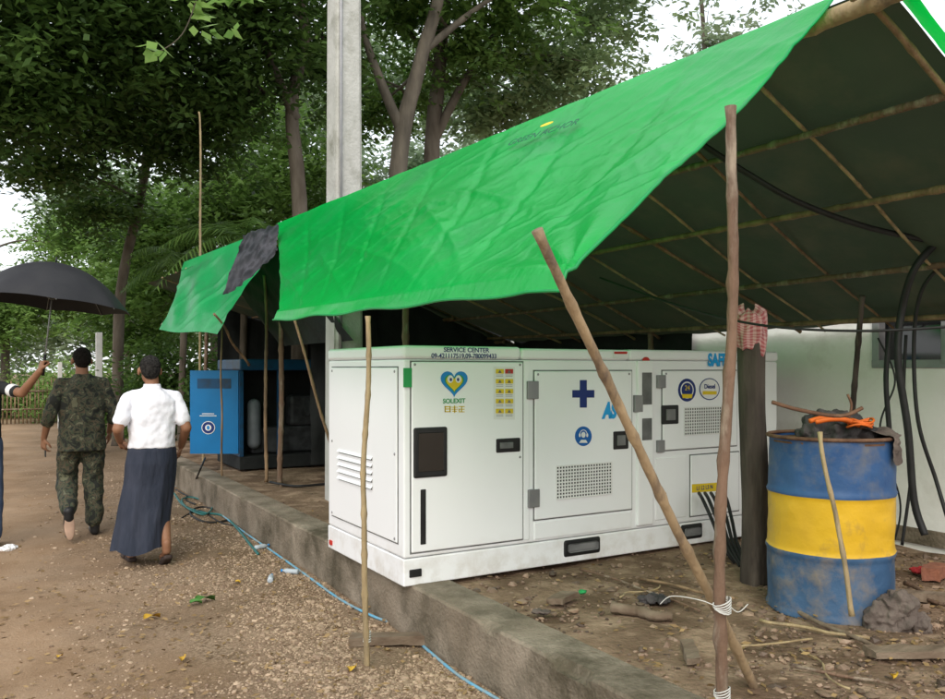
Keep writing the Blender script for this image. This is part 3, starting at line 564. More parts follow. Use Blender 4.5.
fs_=circ(708,389,11,m_navy,0,'fuel_sticker',11,d3); circ(708,389,10,m_paper,.001,'fuel_sticker',10,fs_)
ptext('Diesel',708,386.5,4.4,m_navy,fs_,y=Yp-.003,bold=.001); pdecal('fuel_sticker',[(701,391),(715,391),(715,394.5),(701,394.5)],m_yel,.002,fs_)
yb=pdecal('yellow_label',[(690.5,484),(716,482.2),(716,490.6),(690.5,492.4)],m_yel,0,d4); ptext('L1 L2 L3 N',703,487.3,4.2,m_navy,yb,y=Yp-.002,sx=.85,bold=.0005)
rl=pdecal('warning_strip',[(612,351),(627,351),(627,358),(612,358)],m_paper,-.003); pdecal('warning_strip',[(613,351.6),(626,351.6),(626,354),(613,354)],m_redp,-.002,rl)
circ(645,360.5,4,m_redp,-.0045,'warning_sticker',3.5)
# ------------------------------------------------------------ blue generator
bx0,by0=2.62,10.1; bx1,by1=5.0,11.25; bz0,bz1=.30,1.66
bg_=thing('generator','blue generator set with its door swung open beside the path','generator',((bx0+bx1)/2,by0+.5,bz0))
MB().box((bx0,by0-.02,bz1-.14),(bx1,by1,bz1),.02,3).build('roof',m_blued,bg_)
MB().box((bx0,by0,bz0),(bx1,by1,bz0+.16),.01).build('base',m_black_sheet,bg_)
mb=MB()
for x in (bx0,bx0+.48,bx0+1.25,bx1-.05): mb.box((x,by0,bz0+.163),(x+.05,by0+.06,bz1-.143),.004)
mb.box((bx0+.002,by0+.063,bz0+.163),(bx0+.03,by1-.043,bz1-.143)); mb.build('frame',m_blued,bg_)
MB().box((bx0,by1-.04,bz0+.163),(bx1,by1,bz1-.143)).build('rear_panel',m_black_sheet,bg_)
MB().box((bx0+.035,by0+.45,bz0+.165),(bx1-.02,by0+.47,bz1-.145)).build('bulkhead',m_black_sheet,bg_)  # the bay's interior darkness is put into these black panels
mb=MB(); mb.box((bx0+.2,by0+.2,bz0+.17),(bx0+2.2,by0+.44,bz0+.5),.03); mb.box((bx0+.7,by0+.22,bz0+.5),(bx0+1.7,by0+.43,bz0+.9),.05); mb.tube([(bx0+.9,by0+.12,bz0+.75),(bx0+1.15,by0+.12,bz0+.75)],.12,14)
mb.build('engine',m_mach,bg_,False)
MB().tcap((bx0+.22,by0+.16,bz0+.32),(bx0+.22,by0+.16,bz0+.78),.085,.085,18).build('canister',m_silver,bg_,True)
mb=MB(); pA=V((bx0-.01,by0+.02,0)); pB=V((2.1,10.42,0)); nn=(pB-pA).normalized(); nr=V((nn.y,-nn.x,0)); nr=nr if nr.y<0 else -nr
mb.v=[(p.x,p.y,z) for z in (.50,1.52) for p in (pA,pB,pB-nr*.04,pA-nr*.04)]; mb.f=[(0,1,2,3),(4,7,6,5),(0,4,5,1),(1,5,6,2),(2,6,7,3),(3,7,4,0)]
dr=mb.build('door',m_blueb,bg_)
def dpt(u,z,off=.003): return pA.lerp(pB,u)+nr*off+V((0,0,z))
def dcirc(u,z,ru,rz,off,mat,n='round_logo'): hull_poly(n,[dpt(u+ru*math.cos(a),z+rz*math.sin(a),off) for a in [2*math.pi*k/24 for k in range(24)]],mat,dr,.001,-nr)
dcirc(.62,.82,.14,.08,.004,m_paper); dcirc(.62,.82,.125,.071,.006,m_navy); dcirc(.62,.82,.065,.038,.008,m_paper); dcirc(.62,.82,.03,.026,.010,m_cyan)
for zz,aa,bb in ((.96,.45,.8),(.985,.5,.75)): hull_poly('door_marking',[dpt(aa,zz,.004),dpt(bb,zz,.004),dpt(bb,zz+.009,.004),dpt(aa,zz+.009,.004)],m_paper,dr,.001,-nr)
hull_poly('door_vent',[dpt(.15,1.3,.004),dpt(.85,1.3,.004),dpt(.85,1.42,.004),dpt(.15,1.42,.004)],m_blued,dr,.001,-nr)
# ------------------------------------------------------------ shelter frame and tarpaulins
RN=V((3.06,2.2,3.10)); RF=WX(277,225,2.5); EN=WX(566,287,1.7); EF=WX(277,320,1.7)
def ridge(y): 
    t_=(y-RN.y)/(RF.y-RN.y); t_=min(t_,1.9); return V((RN.x+(RF.x-RN.x)*t_,y,RN.z+(RF.z-RN.z)*t_))
EZ=1.90
fr=thing('roof_structure','lashed bamboo pole structure carrying the shelter tarpaulins','shelter frame',(2.4,2.1,.28))
def part_bam(name,a,b,r0,r1,seed,mat=m_bam,bend=.02): return bamboo(a,b,r0,r1,seed,bend).build(name,mat,fr,True)
part_bam('ridge_pole',ridge(1.75)+V((0,0,-.07)),ridge(8.2)+V((0,0,-.12)),.04,.035,1,m_bam2)
part_bam('ridge_pole',ridge(8.0)+V((.05,0,-.14)),ridge(10.6)+V((.1,0,-.25)),.035,.03,2,m_bam2)
def rear(y,s): r=ridge(y); return r.lerp(V((WALLX-.06,y,1.88)),s)
random.seed(5)
ysr=[2.06+k*.62+random.uniform(-.13,.13)*(k>0) for k in range(18)]
for i,y in enumerate(ysr):
    a=rear(y,.01); b2=rear(y+random.uniform(-.28,.28),.995); r_=random.uniform(.010,.017); part_bam('rafter',a-V((0,0,.06)),b2-V((0,0,.05)),r_,r_*.75,10+i,m_bam2 if i%2 else m_bam,.05)
    if 0<i<7:
        rr=ridge(y); part_bam('rafter',rr-V((0,0,.20)),V((1.98,y,EZ+.04)),.016,.012,40+i,m_bam,.01)
for j,s in enumerate((.22,.45,.7,.93)):
    part_bam('purlin',rear(1.85,s)-V((0,0,.085)),rear(8.6,s+random.uniform(-.04,.04))-V((0,0,.085)),.021,.014,60+j,m_bam if j%2 else m_bam3,.05); part_bam('purlin',rear(8.4,s)-V((0,0,.09)),rear(13.2,s)-V((0,0,.09)),.02,.014,70+j,m_bam,.04)
part_bam('eave_pole',V((1.92,2.6,EZ+.0)),V((1.92,5.6,EZ+.03)),.018,.015,80,m_bam,.01)
part_bam('corner_stub',V((2.95,2.05,3.04)),V((3.35,1.80,3.16)),.03,.028,83,m_bam2,.005)
pb=W(722,368+820*1.26/2.95,2.95); pt=W(731,112,2.95)
bamboo((pb.x,pb.y,.26),(pt.x,pt.y,pt.z+.02),.0225,.0185,90,.035,node=.3,seg=14,wob=.22).build('post',m_bam3,fr,True)
for i,(x,y,z) in enumerate([(5.3,2.3,2.0),(5.4,5.9,2.0),(5.4,9.5,2.0),(2.75,8.9,2.35),(3.0,6.2,2.75),(4.4,9.2,2.3),(2.8,12.8,2.3)]): part_bam('post',(x,y,.25),(x+.03,y,z),.03,.027,91+i,m_bam3)
def fold(a,b,seed): return noise.noise(V((a,b,seed)))
def rdg(a,b,seed): return 1-min(abs(noise.noise(V((a,b,seed))))*3.2,1)
def ftarp(u,v):
    R_=RN.lerp(RF,u)+V((0,0,.012)); E_=EN.lerp(EF,u)
    et=V((E_.x+.015,E_.y,E_.z+.07)); vv=.93
    if v<vv:
        s=v/vv; p=R_.lerp(et,s); sag=math.sin(math.pi*s)*(.035+.03*math.sin(u*math.pi*3.2)); nrm=V((-.65,0,.75)); p-=nrm*sag*.8
        amp=.25+.75*math.sin(math.pi*min(s*1.05,1))
        p+=nrm*amp*(.030*fold(u*4+s*2,s*1.6,1)+.016*rdg(u*5+s*3,s*1.3,2)**2+.009*rdg(u*11-s*7,s*3,5)**3+.004*rdg(u*24+s*9,s*9,6)**2-.010*max(0,math.cos(2*math.pi*(u*8)))**8)
        cu=math.hypot(u*1.6,(1-s)); p+=nrm*.016*math.exp(-cu*3)*math.sin(math.atan2(1-s,u*1.6+.001)*12)
    else:
        s=(v-vv)/(1-vv); p=et.lerp(E_,s)+V((-.012-.012*s,0,0)); p.x+=.008*fold(u*12,s,8)*s
        p.z-=.014*s*math.sin(u*math.pi*4)**2
    if u<.06 and v>.5: p.z-=.03*(1-u/.06)*(v-.5)
    return p
tarp=thing('tarpaulin','bright green tarpaulin stretched over the front slope of the shelter','tarpaulin',(2.2,4,1.9))
grid(ftarp,420,110,'sheet',m_tarp,tarp)
mb=MB(); q=[V(ftarp(i/300,1))+V((-.004,0,0)) for i in range(301)]; mb.tube(q,.006,6); mb.tube([V(ftarp(0,j/60)) for j in range(61)],.007,6); mb.build('hem',m_tarp2,tarp,True)
def print_on(body,u,v,size,mat,lift=.03):
    p=V(ftarp(u,v)); du=(V(ftarp(u-.06,v))-V(ftarp(u+.06,v))).normalized(); dv=(V(ftarp(u,v-.08))-V(ftarp(u,v+.08))); dv=(dv-du*dv.dot(du)).normalized(); n_=du.cross(dv)
    me=textmesh(body,size,.001)
    me.transform(Matrix.Translation(p+n_*lift)@Matrix(((du.x,dv.x,n_.x),(du.y,dv.y,n_.y),(du.z,dv.z,n_.z))).to_4x4()); return link('lettering',me,mat,tarp),p+n_*lift,du,dv,n_
_,p_,du,dv,n_=print_on('GREEN ACHOR',.285,.18,.085,m_tarpprint,.034)
hull_poly('yellow_logo',[p_+dv*.10+du*(.055*math.cos(a)-.04)+dv*(.016*math.sin(a)) for a in [2*math.pi*k/20 for k in range(20)]],m_yel,tarp,.001,-n_)
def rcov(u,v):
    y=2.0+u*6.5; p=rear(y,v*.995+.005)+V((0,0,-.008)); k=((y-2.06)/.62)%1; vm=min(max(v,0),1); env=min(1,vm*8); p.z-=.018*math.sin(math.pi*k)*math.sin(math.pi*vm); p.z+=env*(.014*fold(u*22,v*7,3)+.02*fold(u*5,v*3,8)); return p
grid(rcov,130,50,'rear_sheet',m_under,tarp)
def edgeflap(u,v):
    p=V(rcov(0,u)); return p+V((0,-.09*v+.01*fold(u*20,v,1),.012-.05*v+.012*fold(u*14,v*2,3)))
grid(edgeflap,60,5,'edge_flap',m_tarp,tarp)
t2=thing('tarpaulin','faded green tarpaulin flapping over the far end of the shelter','tarpaulin',(2.3,9.5,2))
TA=W(277,226,8.3); TB=W(184,262,11.3); TC=W(159,330,9.9); TD=W(217,334,7.9)
def ft2(u,v):
    a=TA.lerp(TB,u); b2=TD.lerp(TC,u); p=a.lerp(b2,v); e=min(1,5*min(v,1-v)+.0)
    p+=V((-.7,0,.6))*(.05*fold(u*4+v*2,v*2,1)*e+.02*rdg(u*5-v*3,v*2,2)*e-.05*math.sin(v*3.1)); p.z+=.012*v*math.sin(u*7); return p
grid(ft2,120,70,'sheet',m_tarp2,t2)
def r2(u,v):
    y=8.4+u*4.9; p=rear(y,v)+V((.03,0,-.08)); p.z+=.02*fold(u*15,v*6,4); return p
grid(r2,60,40,'rear_sheet',m_under,t2)  # roof run on behind the main sheet to keep the interior dark
dk=[W(244,236,7.5),W(279,224,7.7),W(277,252,7.4),W(224,296,7.2)]
def dkf(u,v):
    p=dk[0].lerp(dk[1],u).lerp(dk[3].lerp(dk[2],u),v); return p+V((-.5,-.5,.2))*(.05*fold(u*9,v*5,7)+.04*rdg(u*4+v*3,v*3,2)+.015*fold(u*22,v*12,2))+V((0,0,-.04*math.sin(u*3.14)*v+.02*fold(u*8,0,3)*v))
tag(grid(dkf,50,50,'dark_cloth',m_dark),'dark grey cloth draped between the two green tarpaulins','cloth')
def inn(u,v):
    a=WX(279,228,2.62).lerp(W(215,256,10.2),u); b2=V((2.85,7.0+u*2.2,1.85)); return a.lerp(b2,v)+V((.04*fold(u*9,v*4,3),0,-.05))
grid(inn,40,20,'inner_black_sheet',m_black_sheet,t2)  # black sheet across the open gap inside the far tarpaulin
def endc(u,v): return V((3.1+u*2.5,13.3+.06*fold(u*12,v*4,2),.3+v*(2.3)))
tag(grid(endc,60,20,'far_dark_sheet',m_black_sheet),'added black sheet standing in for darkness at the far end of the shelter','cloth')  # black sheet added to give the shelter a dark far end
def dark_fill(u,v): return V((3.0+u*2.6,8.6+.05*fold(u*14,v*5,2),.5+v*(2.25-.55*u)))
tag(grid(dark_fill,60,24,'net_dark_fill',m_black_sheet),'added black sheet filling in the interior dark behind the white generator','screen')  # black sheet added for the darkness inside the shelter
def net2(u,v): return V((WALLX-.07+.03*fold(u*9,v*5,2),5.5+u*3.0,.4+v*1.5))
tag(grid(net2,40,24,'net_dark_fill',m_black_sheet),'black sheet on the wall for netting and interior dark beyond the white generator','screen')  # stands for dark netting, with the interior shade painted in as black
# ------------------------------------------------------------ freestanding bamboo
a=G(367,668,0); a.z=-.02
single('bamboo_post',bamboo(a,W(368,316,4.24),.0165,.013,3,.03,node=.2,wob=.14),m_bam2,'thin upright bamboo stick in front of the white generator corner','post')
MB_=MB(); 
for k in range(5): MB_.tube([a+V((.018*math.cos(q),.018*math.sin(q),.16+k*.012)) for q in [i*.63 for i in range(11)]],.004,5)
single('wire_tie',MB_,m_string,'pale string wound round the foot of the thin bamboo stick','string')
pa=G(755,683,.28); pbt=W(537,230,2.42)
single('bamboo_prop',bamboo(pa-V((0,0,.03)),pbt,.020,.0155,12,.02,node=.24,seg=12,wob=.14),m_bam4,'leaning bamboo prop crossing the front of the white generator','prop')
a=G(266,482,.28)
single('bamboo_post',bamboo(a,W(264,275,a.x*S_+a.y*C_),.02,.016,14,.03),m_bam,'upright bamboo pole in front of the blue generator','post')
q=W(222,372,9.5); single('bamboo_post',bamboo((q.x,q.y,.28),W(222,326,9.5),.012,.01,15,.02),m_bam,'short thin stick holding up the far tarpaulin corner','post')
q=base_at(205,11.3); single('bamboo_post',bamboo(q,W(199,112,11.3),.022,.012,16,.05),m_bam2,'tall thin bamboo pole rising above the far tarpaulin','post')
single('bamboo_post',bamboo(W(249,365,8.6),W(214,314,7.85),.013,.011,17,.02),m_bam,'slanting stick propping the torn edge of the far tarpaulin','post')
q=W(329,390,6.9); single('bamboo_post',bamboo(V((q.x+.2,q.y+.1,.3)),W(294,318,6.9),.014,.012,18,.02),m_bam,'slanting stick behind the left end of the white generator','post')
single('wooden_pole',bamboo(G(842,548,.28),W(862,296,5.2),.02,.017,20,.01),m_log,'dark slanting pole leaning against the plaster wall behind the drum','pole')
jx=W(722,605,2.93); mb=MB()
for k in range(6): mb.tube([jx+V((.031*math.cos(q),.031*math.sin(q),-.012+k*.005+.014*math.sin(q+k*.4))) for q in [i*.52 for i in range(13)]],.0024,5)
mb.tube(bez([jx+V((-.03,0,0)),W(700,600,2.95),W(672,596,3.0),W(660,604,3.02)],6),.0018,5); mb.tube(bez([jx+V((.03,0,0)),W(738,612,2.9),W(748,604,2.9)],6),.0018,5)
single('string_lashing',mb,m_string,'white string lashing the leaning prop to the brown bamboo post','string')
mb=MB(); ft=V((pb.x,pb.y,.37))
for k in range(5): mb.tube([ft+V((.028*math.cos(q),.028*math.sin(q),k*.006+.01*math.sin(q*1.1+k*.5))) for q in [i*.52 for i in range(13)]],.0023,5)
single('string_lashing',mb,m_string,'white string wound low round the foot of the brown bamboo post','string')
lp=G(753,583,.28); n_l=28
t=thing('timber_post','thick weathered dark timber post between generator and drum','post',(lp.x,lp.y,.28))
mb=MB(); vs=[]
for i in range(n_l+1):
    z=.26+i*(1.70-.26)/n_l
    for k in range(20):
        a=2*math.pi*k/20; r=.074*(1+.16*noise.noise(V((math.cos(a)*1.5,math.sin(a)*1.5,z*1.6)))+.06*noise.noise(V((math.cos(a)*6,math.sin(a)*6,z*3))))+.005*math.sin(a*7+z*2)
        vs.append((lp.x+r*math.cos(a)+.014*math.sin(z*3),lp.y+r*math.sin(a),z+(.04*noise.noise(V((math.cos(a)*2,math.sin(a)*2,9))) if i==n_l else 0)))
mb.add(vs,[(i*20+k,i*20+(k+1)%20,(i+1)*20+(k+1)%20,(i+1)*20+k) for i in range(n_l) for k in range(20)]+[tuple(n_l*20+k for k in range(20))]); mb.build('shaft',m_log,t,True)
vd=V((-S_,-C_,0)); rd=V((C_,-S_,0)); lt=V((lp.x+.014*math.sin(5),lp.y,1.71))
def clothf(u,v):
    a=u*2*math.pi; zt=lt.z+.19+.018*math.sin(a*2+1); zb=lt.z-.05-.035*math.sin(a*1.0+1)-.02*math.sin(a*3)
    z=zt+(zb-zt)*v; r=.072+.022*math.sin(math.pi*v)**.6+.010*math.sin(a*5+v*4)*v+.006*math.sin(a*9-v*7)
    if v<.12: r*=.45+.55*v/.12
    return V((lt.x,lt.y,z+.014*math.sin(a*4+v*6)*(1-v)))+rd*(r*1.05*math.cos(a)-.012)+vd*(r*math.sin(a))+V((0,0,.012*fold(math.cos(a)*3,v*6,math.sin(a)*3)))
tag(grid(clothf,90,50,'checked_cloth',m_check,uv=True),'faded red and white checked cloth wrapped over the top of the timber post','cloth')
MB_=MB(); MB_.tube([lt+V((0,0,-.03)),lt+V((.0,0,.15))],.05,12,wob=.3); MB_.build('stub',m_log,t,True)
# ------------------------------------------------------------ drum
dc=G(830,606,.28); DX,DY=dc.x,dc.y; DR=.31; DZ0,DZ1=.275,1.22
dr_=thing('oil_drum','dented blue oil drum with a broad yellow band','drum',(DX,DY,DZ0))
def drumring(z0,z1,mat,name):
    mb=MB(); ns=72; zs=np.linspace(z0,z1,24); vs=[]
    for z in zs:
        for k in range(ns):
            a=2*math.pi*k/ns; r=DR+.012*noise.noise(V((math.cos(a)*2,math.sin(a)*2,z*3)))+.004*noise.noise(V((math.cos(a)*6,math.sin(a)*6,z*14)))
            for zr in (DZ0+.32,DZ0+.63): r+=.010*math.exp(-((z-zr)/.014)**2)
            if z<DZ0+.02 or z>DZ1-.02: r+=.008
            vs.append((DX+r*math.cos(a),DY+r*math.sin(a),z))
    fs=[(i*ns+k,i*ns+(k+1)%ns,(i+1)*ns+(k+1)%ns,(i+1)*ns+k) for i in range(23) for k in range(ns)]
    return mb.add(vs,fs).build(name,mat,dr_,True)
drumring(DZ0,DZ0+.33,m_drumb2,'lower_band'); drumring(DZ0+.33,DZ0+.62,m_drumy,'yellow_band'); drumring(DZ0+.62,DZ1-.03,m_drumb,'upper_band')
mb=MB(); mb.tube([(DX+(DR+.004)*math.cos(a),DY+(DR+.004)*math.sin(a),DZ1-.03) for a in [2*math.pi*k/40 for k in range(41)]],.010,8); mb.build('rim',m_rust,dr_,True)
mb=MB(); mb.tube([(DX,DY,DZ1-.06),(DX,DY,DZ1-.05)],DR-.005,32); mb.build('lid',m_rust,dr_)
def heap(name,c,r,mat,label,cat,seed,hf=.5,n=5):
    mb=MB(); random.seed(seed)
    for k in range(n):
        a=random.uniform(0,6.28); q=random.uniform(0,.6)*r; mb.ell((c[0]+q*math.cos(a),c[1]+q*math.sin(a),c[2]+random.uniform(0,r*hf*.5)),(r*random.uniform(.4,.7),r*random.uniform(.35,.6),r*hf*random.uniform(.4,.8)),Matrix.Rotation(random.uniform(0,3),3,'Z'))
    o=remeshed(mb,name,mat,None,max(r/26,.006),1,r*.42,r*.28); return tag(o,label,cat)
heap('rag',(DX+.06,DY+.04,DZ1-.03),.23,m_rag2,'dark rags heaped in the middle of the drum top','rag',6,.5,9)
def ragf(u,v):
    a=-1.45+u*1.9; 
    if v<.4: r=.12+.20*v/.4; z=DZ1+.03-.04*v/.4+.04*fold(u*5,v*5,1)
    else: q=(v-.4)/.6; r=.334+.014*math.sin(u*17)*q; z=DZ1-.01-q*(.05+.09*abs(math.sin(u*6+1))+.04*fold(u*9,0,3))
    r+=.018*fold(u*11,v*7,4); return (DX+r*math.cos(a),DY+r*math.sin(a),z)
tag(grid(ragf,70,34,'rag',m_rag),'dirty brown rag hanging over the right front rim of the drum','rag')
mb=MB(); o_=V((DX-.10,DY-.13,DZ1+.035))
for s in (-1,1):
    mb.tube(bez([o_+rd*.10+V((0,0,.0)),o_+rd*.02+vd*.03*s+V((0,0,.03)),o_-rd*.07+vd*.05*s+V((0,0,.035)),o_-rd*.14+vd*.035*s+V((0,0,.02))],6),.013,8)
mb2=MB(); mb2.tube([o_+rd*.10,o_+rd*.17+V((0,0,.005))],[.022,.008],8); mb2.tube(bez([o_+rd*.04+V((0,0,.02)),o_+rd*.06+V((0,0,.10)),o_+rd*.04+V((0,0,.16))],5),.007,6)
t=thing('hand_tool','orange handled clamp tool lying on top of the drum','tool',o_); mb.build('handle',m_orange,t,True); mb2.build('jaw',m_rust,t,True)
mb=MB()
for k in range(3): mb.tube([o_+rd*.1+V((.07*math.cos(q)+.01*k,.05*math.sin(q),.0+k*.012+.01*math.sin(q*2+k))) for q in [i*.45 for i in range(15)]],.006,6)
single('cord',mb,m_orange,'short orange cord loop beside the clamp tool on the drum','cord')
mb=MB(); mb.tube(bez([W(772,402,4.0),W(800,410,4.0),W(840,416,4.05),W(862,408,4.1)],6),.010,7)
single('metal_rod',mb,m_rust,'rusty bent rod lying across the drum top','rod')
mb=bamboo(W(852,616,3.75),W(820,432,3.9),.012,.010,33,.02)
single('wooden_stick',mb,m_bam2,'pale wooden stick leaning on the front of the drum','stick')
heap('rag',G(892,622,.3),.17,m_rag,'brown cloth heap on the ground right of the drum','rag',9,.9,6)
# ------------------------------------------------------------ cables
def cable(pts,r,label,name='cable',mat=None,cat='cable',group=None): return single(name,MB().tube(bez(pts,10),r,8),mat or m_cable,label,cat,group)
cable([W(600,278,5.5),W(680,306,5),W(760,325,4.5),W(860,331,4.2),W(960,326,4.0)],.007,'thin black wire sagging across above the white generator')
cable([W(700,143,4.6),W(745,172,4.6),W(800,203,4.6),W(870,228,4.7),W(938,242,4.8)],.018,'thick black cable slung below the roof rafters')
cable([W(940,240,4.8),W(915,268,4.8),W(902,310,4.9),W(898,360,4.9),W(908,430,4.9),W(914,500,4.9),W(925,535,4.85)],.022,'thickest black hose hanging from the roof down the wall')
cable([W(945,262,4.9),W(922,290,5.0),W(914,340,5.1),W(918,420,5.1),W(936,480,5.1),W(948,520,5.0)],.012,'thinner black hose bowing right down the wall')
cable([W(890,330,5.2),W(886,380,5.2),W(890,450,5.2),W(886,520,5.3)],.016,'short black hose hanging just right of the drum')
cable([W(906,335,5.2),W(904,400,5.2),W(912,460,5.2),W(902,545,5.2)],.010,'slim black hose hanging between the two thicker ones')
cable([W(878,338,5.4),W(895,380,5.3),W(880,430,5.3),W(900,500,5.3),W(895,540,5.3)],.006,'thinnest black wire twisting down the wall right of the drum')
for k in range(5):
    cable([W(699+k*6,493,5.74),W(703+k*6,500,5.6),W(712+k*5,520,5.5),W(722+k*4,545,5.3),G(735+k*5,563+k*3,.30)],.012,'black power cable coming out of the lower right generator hatch','power_cable',group='power cables leaving the white generator')
def onground(pts,r,z=0): return [V((p.x,p.y,gz(p.x,p.y)+r*.8)) for p in [G(a,b_,z) for a,b_ in pts]]
cable(onground([(172,484),(205,503),(240,530),(272,552),(305,576),(340,600),(372,617),(402,628),(430,652),(462,678),(500,702),(540,730)],.012),.0085,'light blue plastic pipe lying along the foot of the kerb','water_pipe',m_bluep,'pipe')
cable(onground([(176,490),(190,497),(215,500),(235,508),(228,520),(205,524),(190,515),(205,508),(240,520),(262,540)],.01),.011,'black hose looping on the gravel beside the kerb','hose',m_cable,'hose')
cable(onground([(174,494),(184,508),(202,514),(222,516),(236,528),(250,545),(258,556)],.012),.012,'teal hose snaking beside the black hose loop','hose',m_teal,'hose')
cable(onground([(180,482),(196,494),(212,506),(205,517),(188,512),(182,502),(196,500),(226,514),(240,524)],.03),.009,'thin teal hose tangled over the black hose','hose',m_teal,'hose')
cable(onground([(182,520),(200,512),(222,524),(250,530),(280,552),(300,565)],.01),.008,'dark hose end trailing towards the plastic bottles','hose',m_cable,'hose')
cable([W(205,458,9.4),W(200,470,9.0)]+onground([(192,488),(186,500),(196,506)],.012),.011,'black hose dropping over the kerb from the blue generator','hose',m_cable,'hose')
cable([G(270,482,.3),G(295,486,.3),G(325,484,.3)],.014,'black cable on the terrace in front of the blue generator')
# ------------------------------------------------------------ litter & debris
def plank(px,py,z,L_,wd,th,ang,mat,name,label,cat,tilt=0,dz=0):
    p=G(px,py,z); bm=bmesh.new(); bmesh.ops.create_cube(bm,size=1); bmesh.ops.subdivide_edges(bm,edges=bm.edges[:],cuts=5,use_grid_fill=True)
    for v in bm.verts: v.co=V((v.co.x*L_,v.co.y*wd,(v.co.z+.5)*th)); v.co+=V((.01,.006,.006))*noise.noise(v.co*14+V((px,0,0)))*1.6
    me=bpy.data.meshes.new(name); bm.to_mesh(me); bm.free()
    me.transform(Matrix.Translation(p+V((0,0,dz)))@Matrix.Rotation(ang,4,'Z')@Matrix.Rotation(tilt,4,'Y')); return tag(link(name,me,mat),label,cat)
plank(388,643,.01,.42,.09,.05,-.45,m_wood,'wooden_block','dark wooden block at the foot of the thin bamboo stick','block')
plank(925,655,.29,.5,.11,.03,-.5,m_wood,'plank','short brown plank lying at the lower right corner','plank')
plank(905,598,.29,.5,.07,.04,-.9,m_wood,'plank','narrow dark plank beside the cloth heap','plank')
plank(563,600,.29,.18,.10,.03,.4,m_wood,'plank','small broken board under the generator edge','plank')
plank(690,655,.29,.22,.06,.03,.9,m_wood,'plank','small worn board beside the brown bamboo post','plank')
plank(935,577,.29,.21,.1,.07,.3,m_brick,'brick','red brick lying near the wall at the right edge','brick')
def stick(p1,p2,r,mat,label,name='stick'):
    a=G(*p1,.29);b_=G(*p2,.29); return single(name,bamboo(a+V((0,0,r)),b_+V((0,0,r)),r,r*.8,len(label)*3+p1[0]%13,.04,wob=.2),mat,label,'stick' if name=='stick' else name)
stick((612,613),(672,622),.03,m_wood,'short thick log lying on the earth below the generator','log')
stick((760,622),(870,640),.009,m_bam2,'long thin stick lying in front of the drum')
stick((640,580),(735,600),.009,m_bam,'thin cane lying behind the leaning prop')
stick((795,668),(900,690),.008,m_bam3,'dark twig lying at the bottom right')
stick((720,655),(812,640),.006,m_bam2,'pale cane lying right of the brown post')
stick((560,640),(625,668),.006,m_bam3,'thin dark twig near the kerb edge')
stick((775,600),(880,655),.012,m_wood,'brown branch running past the drum base')
stick((905,585),(960,612),.012,m_bam3,'dark cane lying near the wall')
stick((580,570),(700,612),.007,m_bam3,'dark thin branch lying along the generator front')
stick((620,598),(660,586),.005,m_bam2,'short pale twig above the thick log')
stick((850,690),(800,650),.005,m_bam2,'pale forked twig near the bottom edge')
heap('rag',G(655,600,.3),.09,m_rag2,'dark rag lying on the earth behind the log','rag',12,.35)
heap('rag',G(540,612,.3),.05,m_rag,'small brown rag near the kerb','rag',13,.3)
heap('plastic_scrap',G(918,572,.3),.07,m_reda,'crumpled red plastic scrap near the wall','scrap',14,.35)
heap('plastic_scrap',G(583,592,.3),.035,m_grnp,'green plastic scrap below the generator','scrap',15,.4)
heap('plastic_scrap',G(933,535,.3),.07,m_cyan,'blue plastic scrap by the wall base','scrap',17,.4)
def leafthing(px,py,s,ang,mat,label,z=0):
    p=G(px,py,z); p.z=gz(p.x,p.y)+.015 if z==0 else pz(p.x,p.y)+.015; mb=MB(); vs=[];n=9
    for i in range(n):
        u=i/(n-1); w_=s*.28*math.sin(math.pi*u)**.8
        for k in (-1,0,1): vs.append((s*(u-.5),w_*k+.1*s*math.sin(u*3),.22*s*(abs(k)*.6+math.sin(u*4+k)*.5)))
    mb.add(vs,[(i*3+k,i*3+k+1,(i+1)*3+k+1,(i+1)*3+k) for i in range(n-1) for k in (0,1)]); me=mb.mesh(); me.transform(Matrix.Translation(p)@Matrix.Rotation(ang,4,'Z')); 
    return tag(link('fallen_leaf',me,mat,None,False,True),label,'leaf')
leafthing(152,620,.11,.3,m_yleaf,'yellow leaf on the gravel below the man in the white shirt')
leafthing(183,662,.08,1.2,m_yleaf,'yellow leaf near the lower left on the gravel')
leafthing(353,676,.09,.8,m_yleaf,'yellow leaf beside the foot of the thin bamboo stick')
leafthing(205,604,.14,.2,m_gleaf,'green leaf lying on the gravel in the middle of the path edge')
leafthing(196,607,.10,2.2,m_gleaf,'smaller green leaf beside the larger green one')
leafthing(238,588,.06,1.9,m_yleaf,'small yellow leaf left of the plastic bottle')
leafthing(60,655,.05,.9,m_yleaf,'tiny yellow leaf on the sandy path')
leafthing(895,678,.07,.4,m_yleaf,'yellow leaf on the earth at the lower right',.29)
def bottle(px,py,ang,label,mat=m_pbag):
    p=G(px,py,0); p.z=gz(p.x,p.y)+.022; d_=V((math.cos(ang),math.sin(ang),0)); t=thing('plastic_bottle',label,'bottle',p)
    MB().tube([p-d_*.07,p-d_*.066,p-d_*.03,p+d_*.0,p+d_*.025,p+d_*.045,p+d_*.06],[.013,.021,.018,.022,.020,.010,.009],14,wob=.4).build('bottle_body',mat,t,True); MB().tube([p+d_*.061,p+d_*.074],.011,10).build('cap',m_cyan,t,True)
bottle(262,549,.4,'clear plastic bottle lying on the gravel near the hose loop'); bottle(290,575,2.3,'crushed pale plastic bottle beside the blue pipe'); bottle(271,583,1.2,'grey blue plastic bottle left of the crushed one')
heap('plastic_bag',G(8,549,0),.10,m_paper,'white plastic bag lying at the left edge of the path','bag',21,.3)
ll=[]
for i in range(1700):
    y=2.4+rng.exponential(3); x=rng.uniform(-1.0,2.05); ll.append((x,y,gz(x,y)+.010))
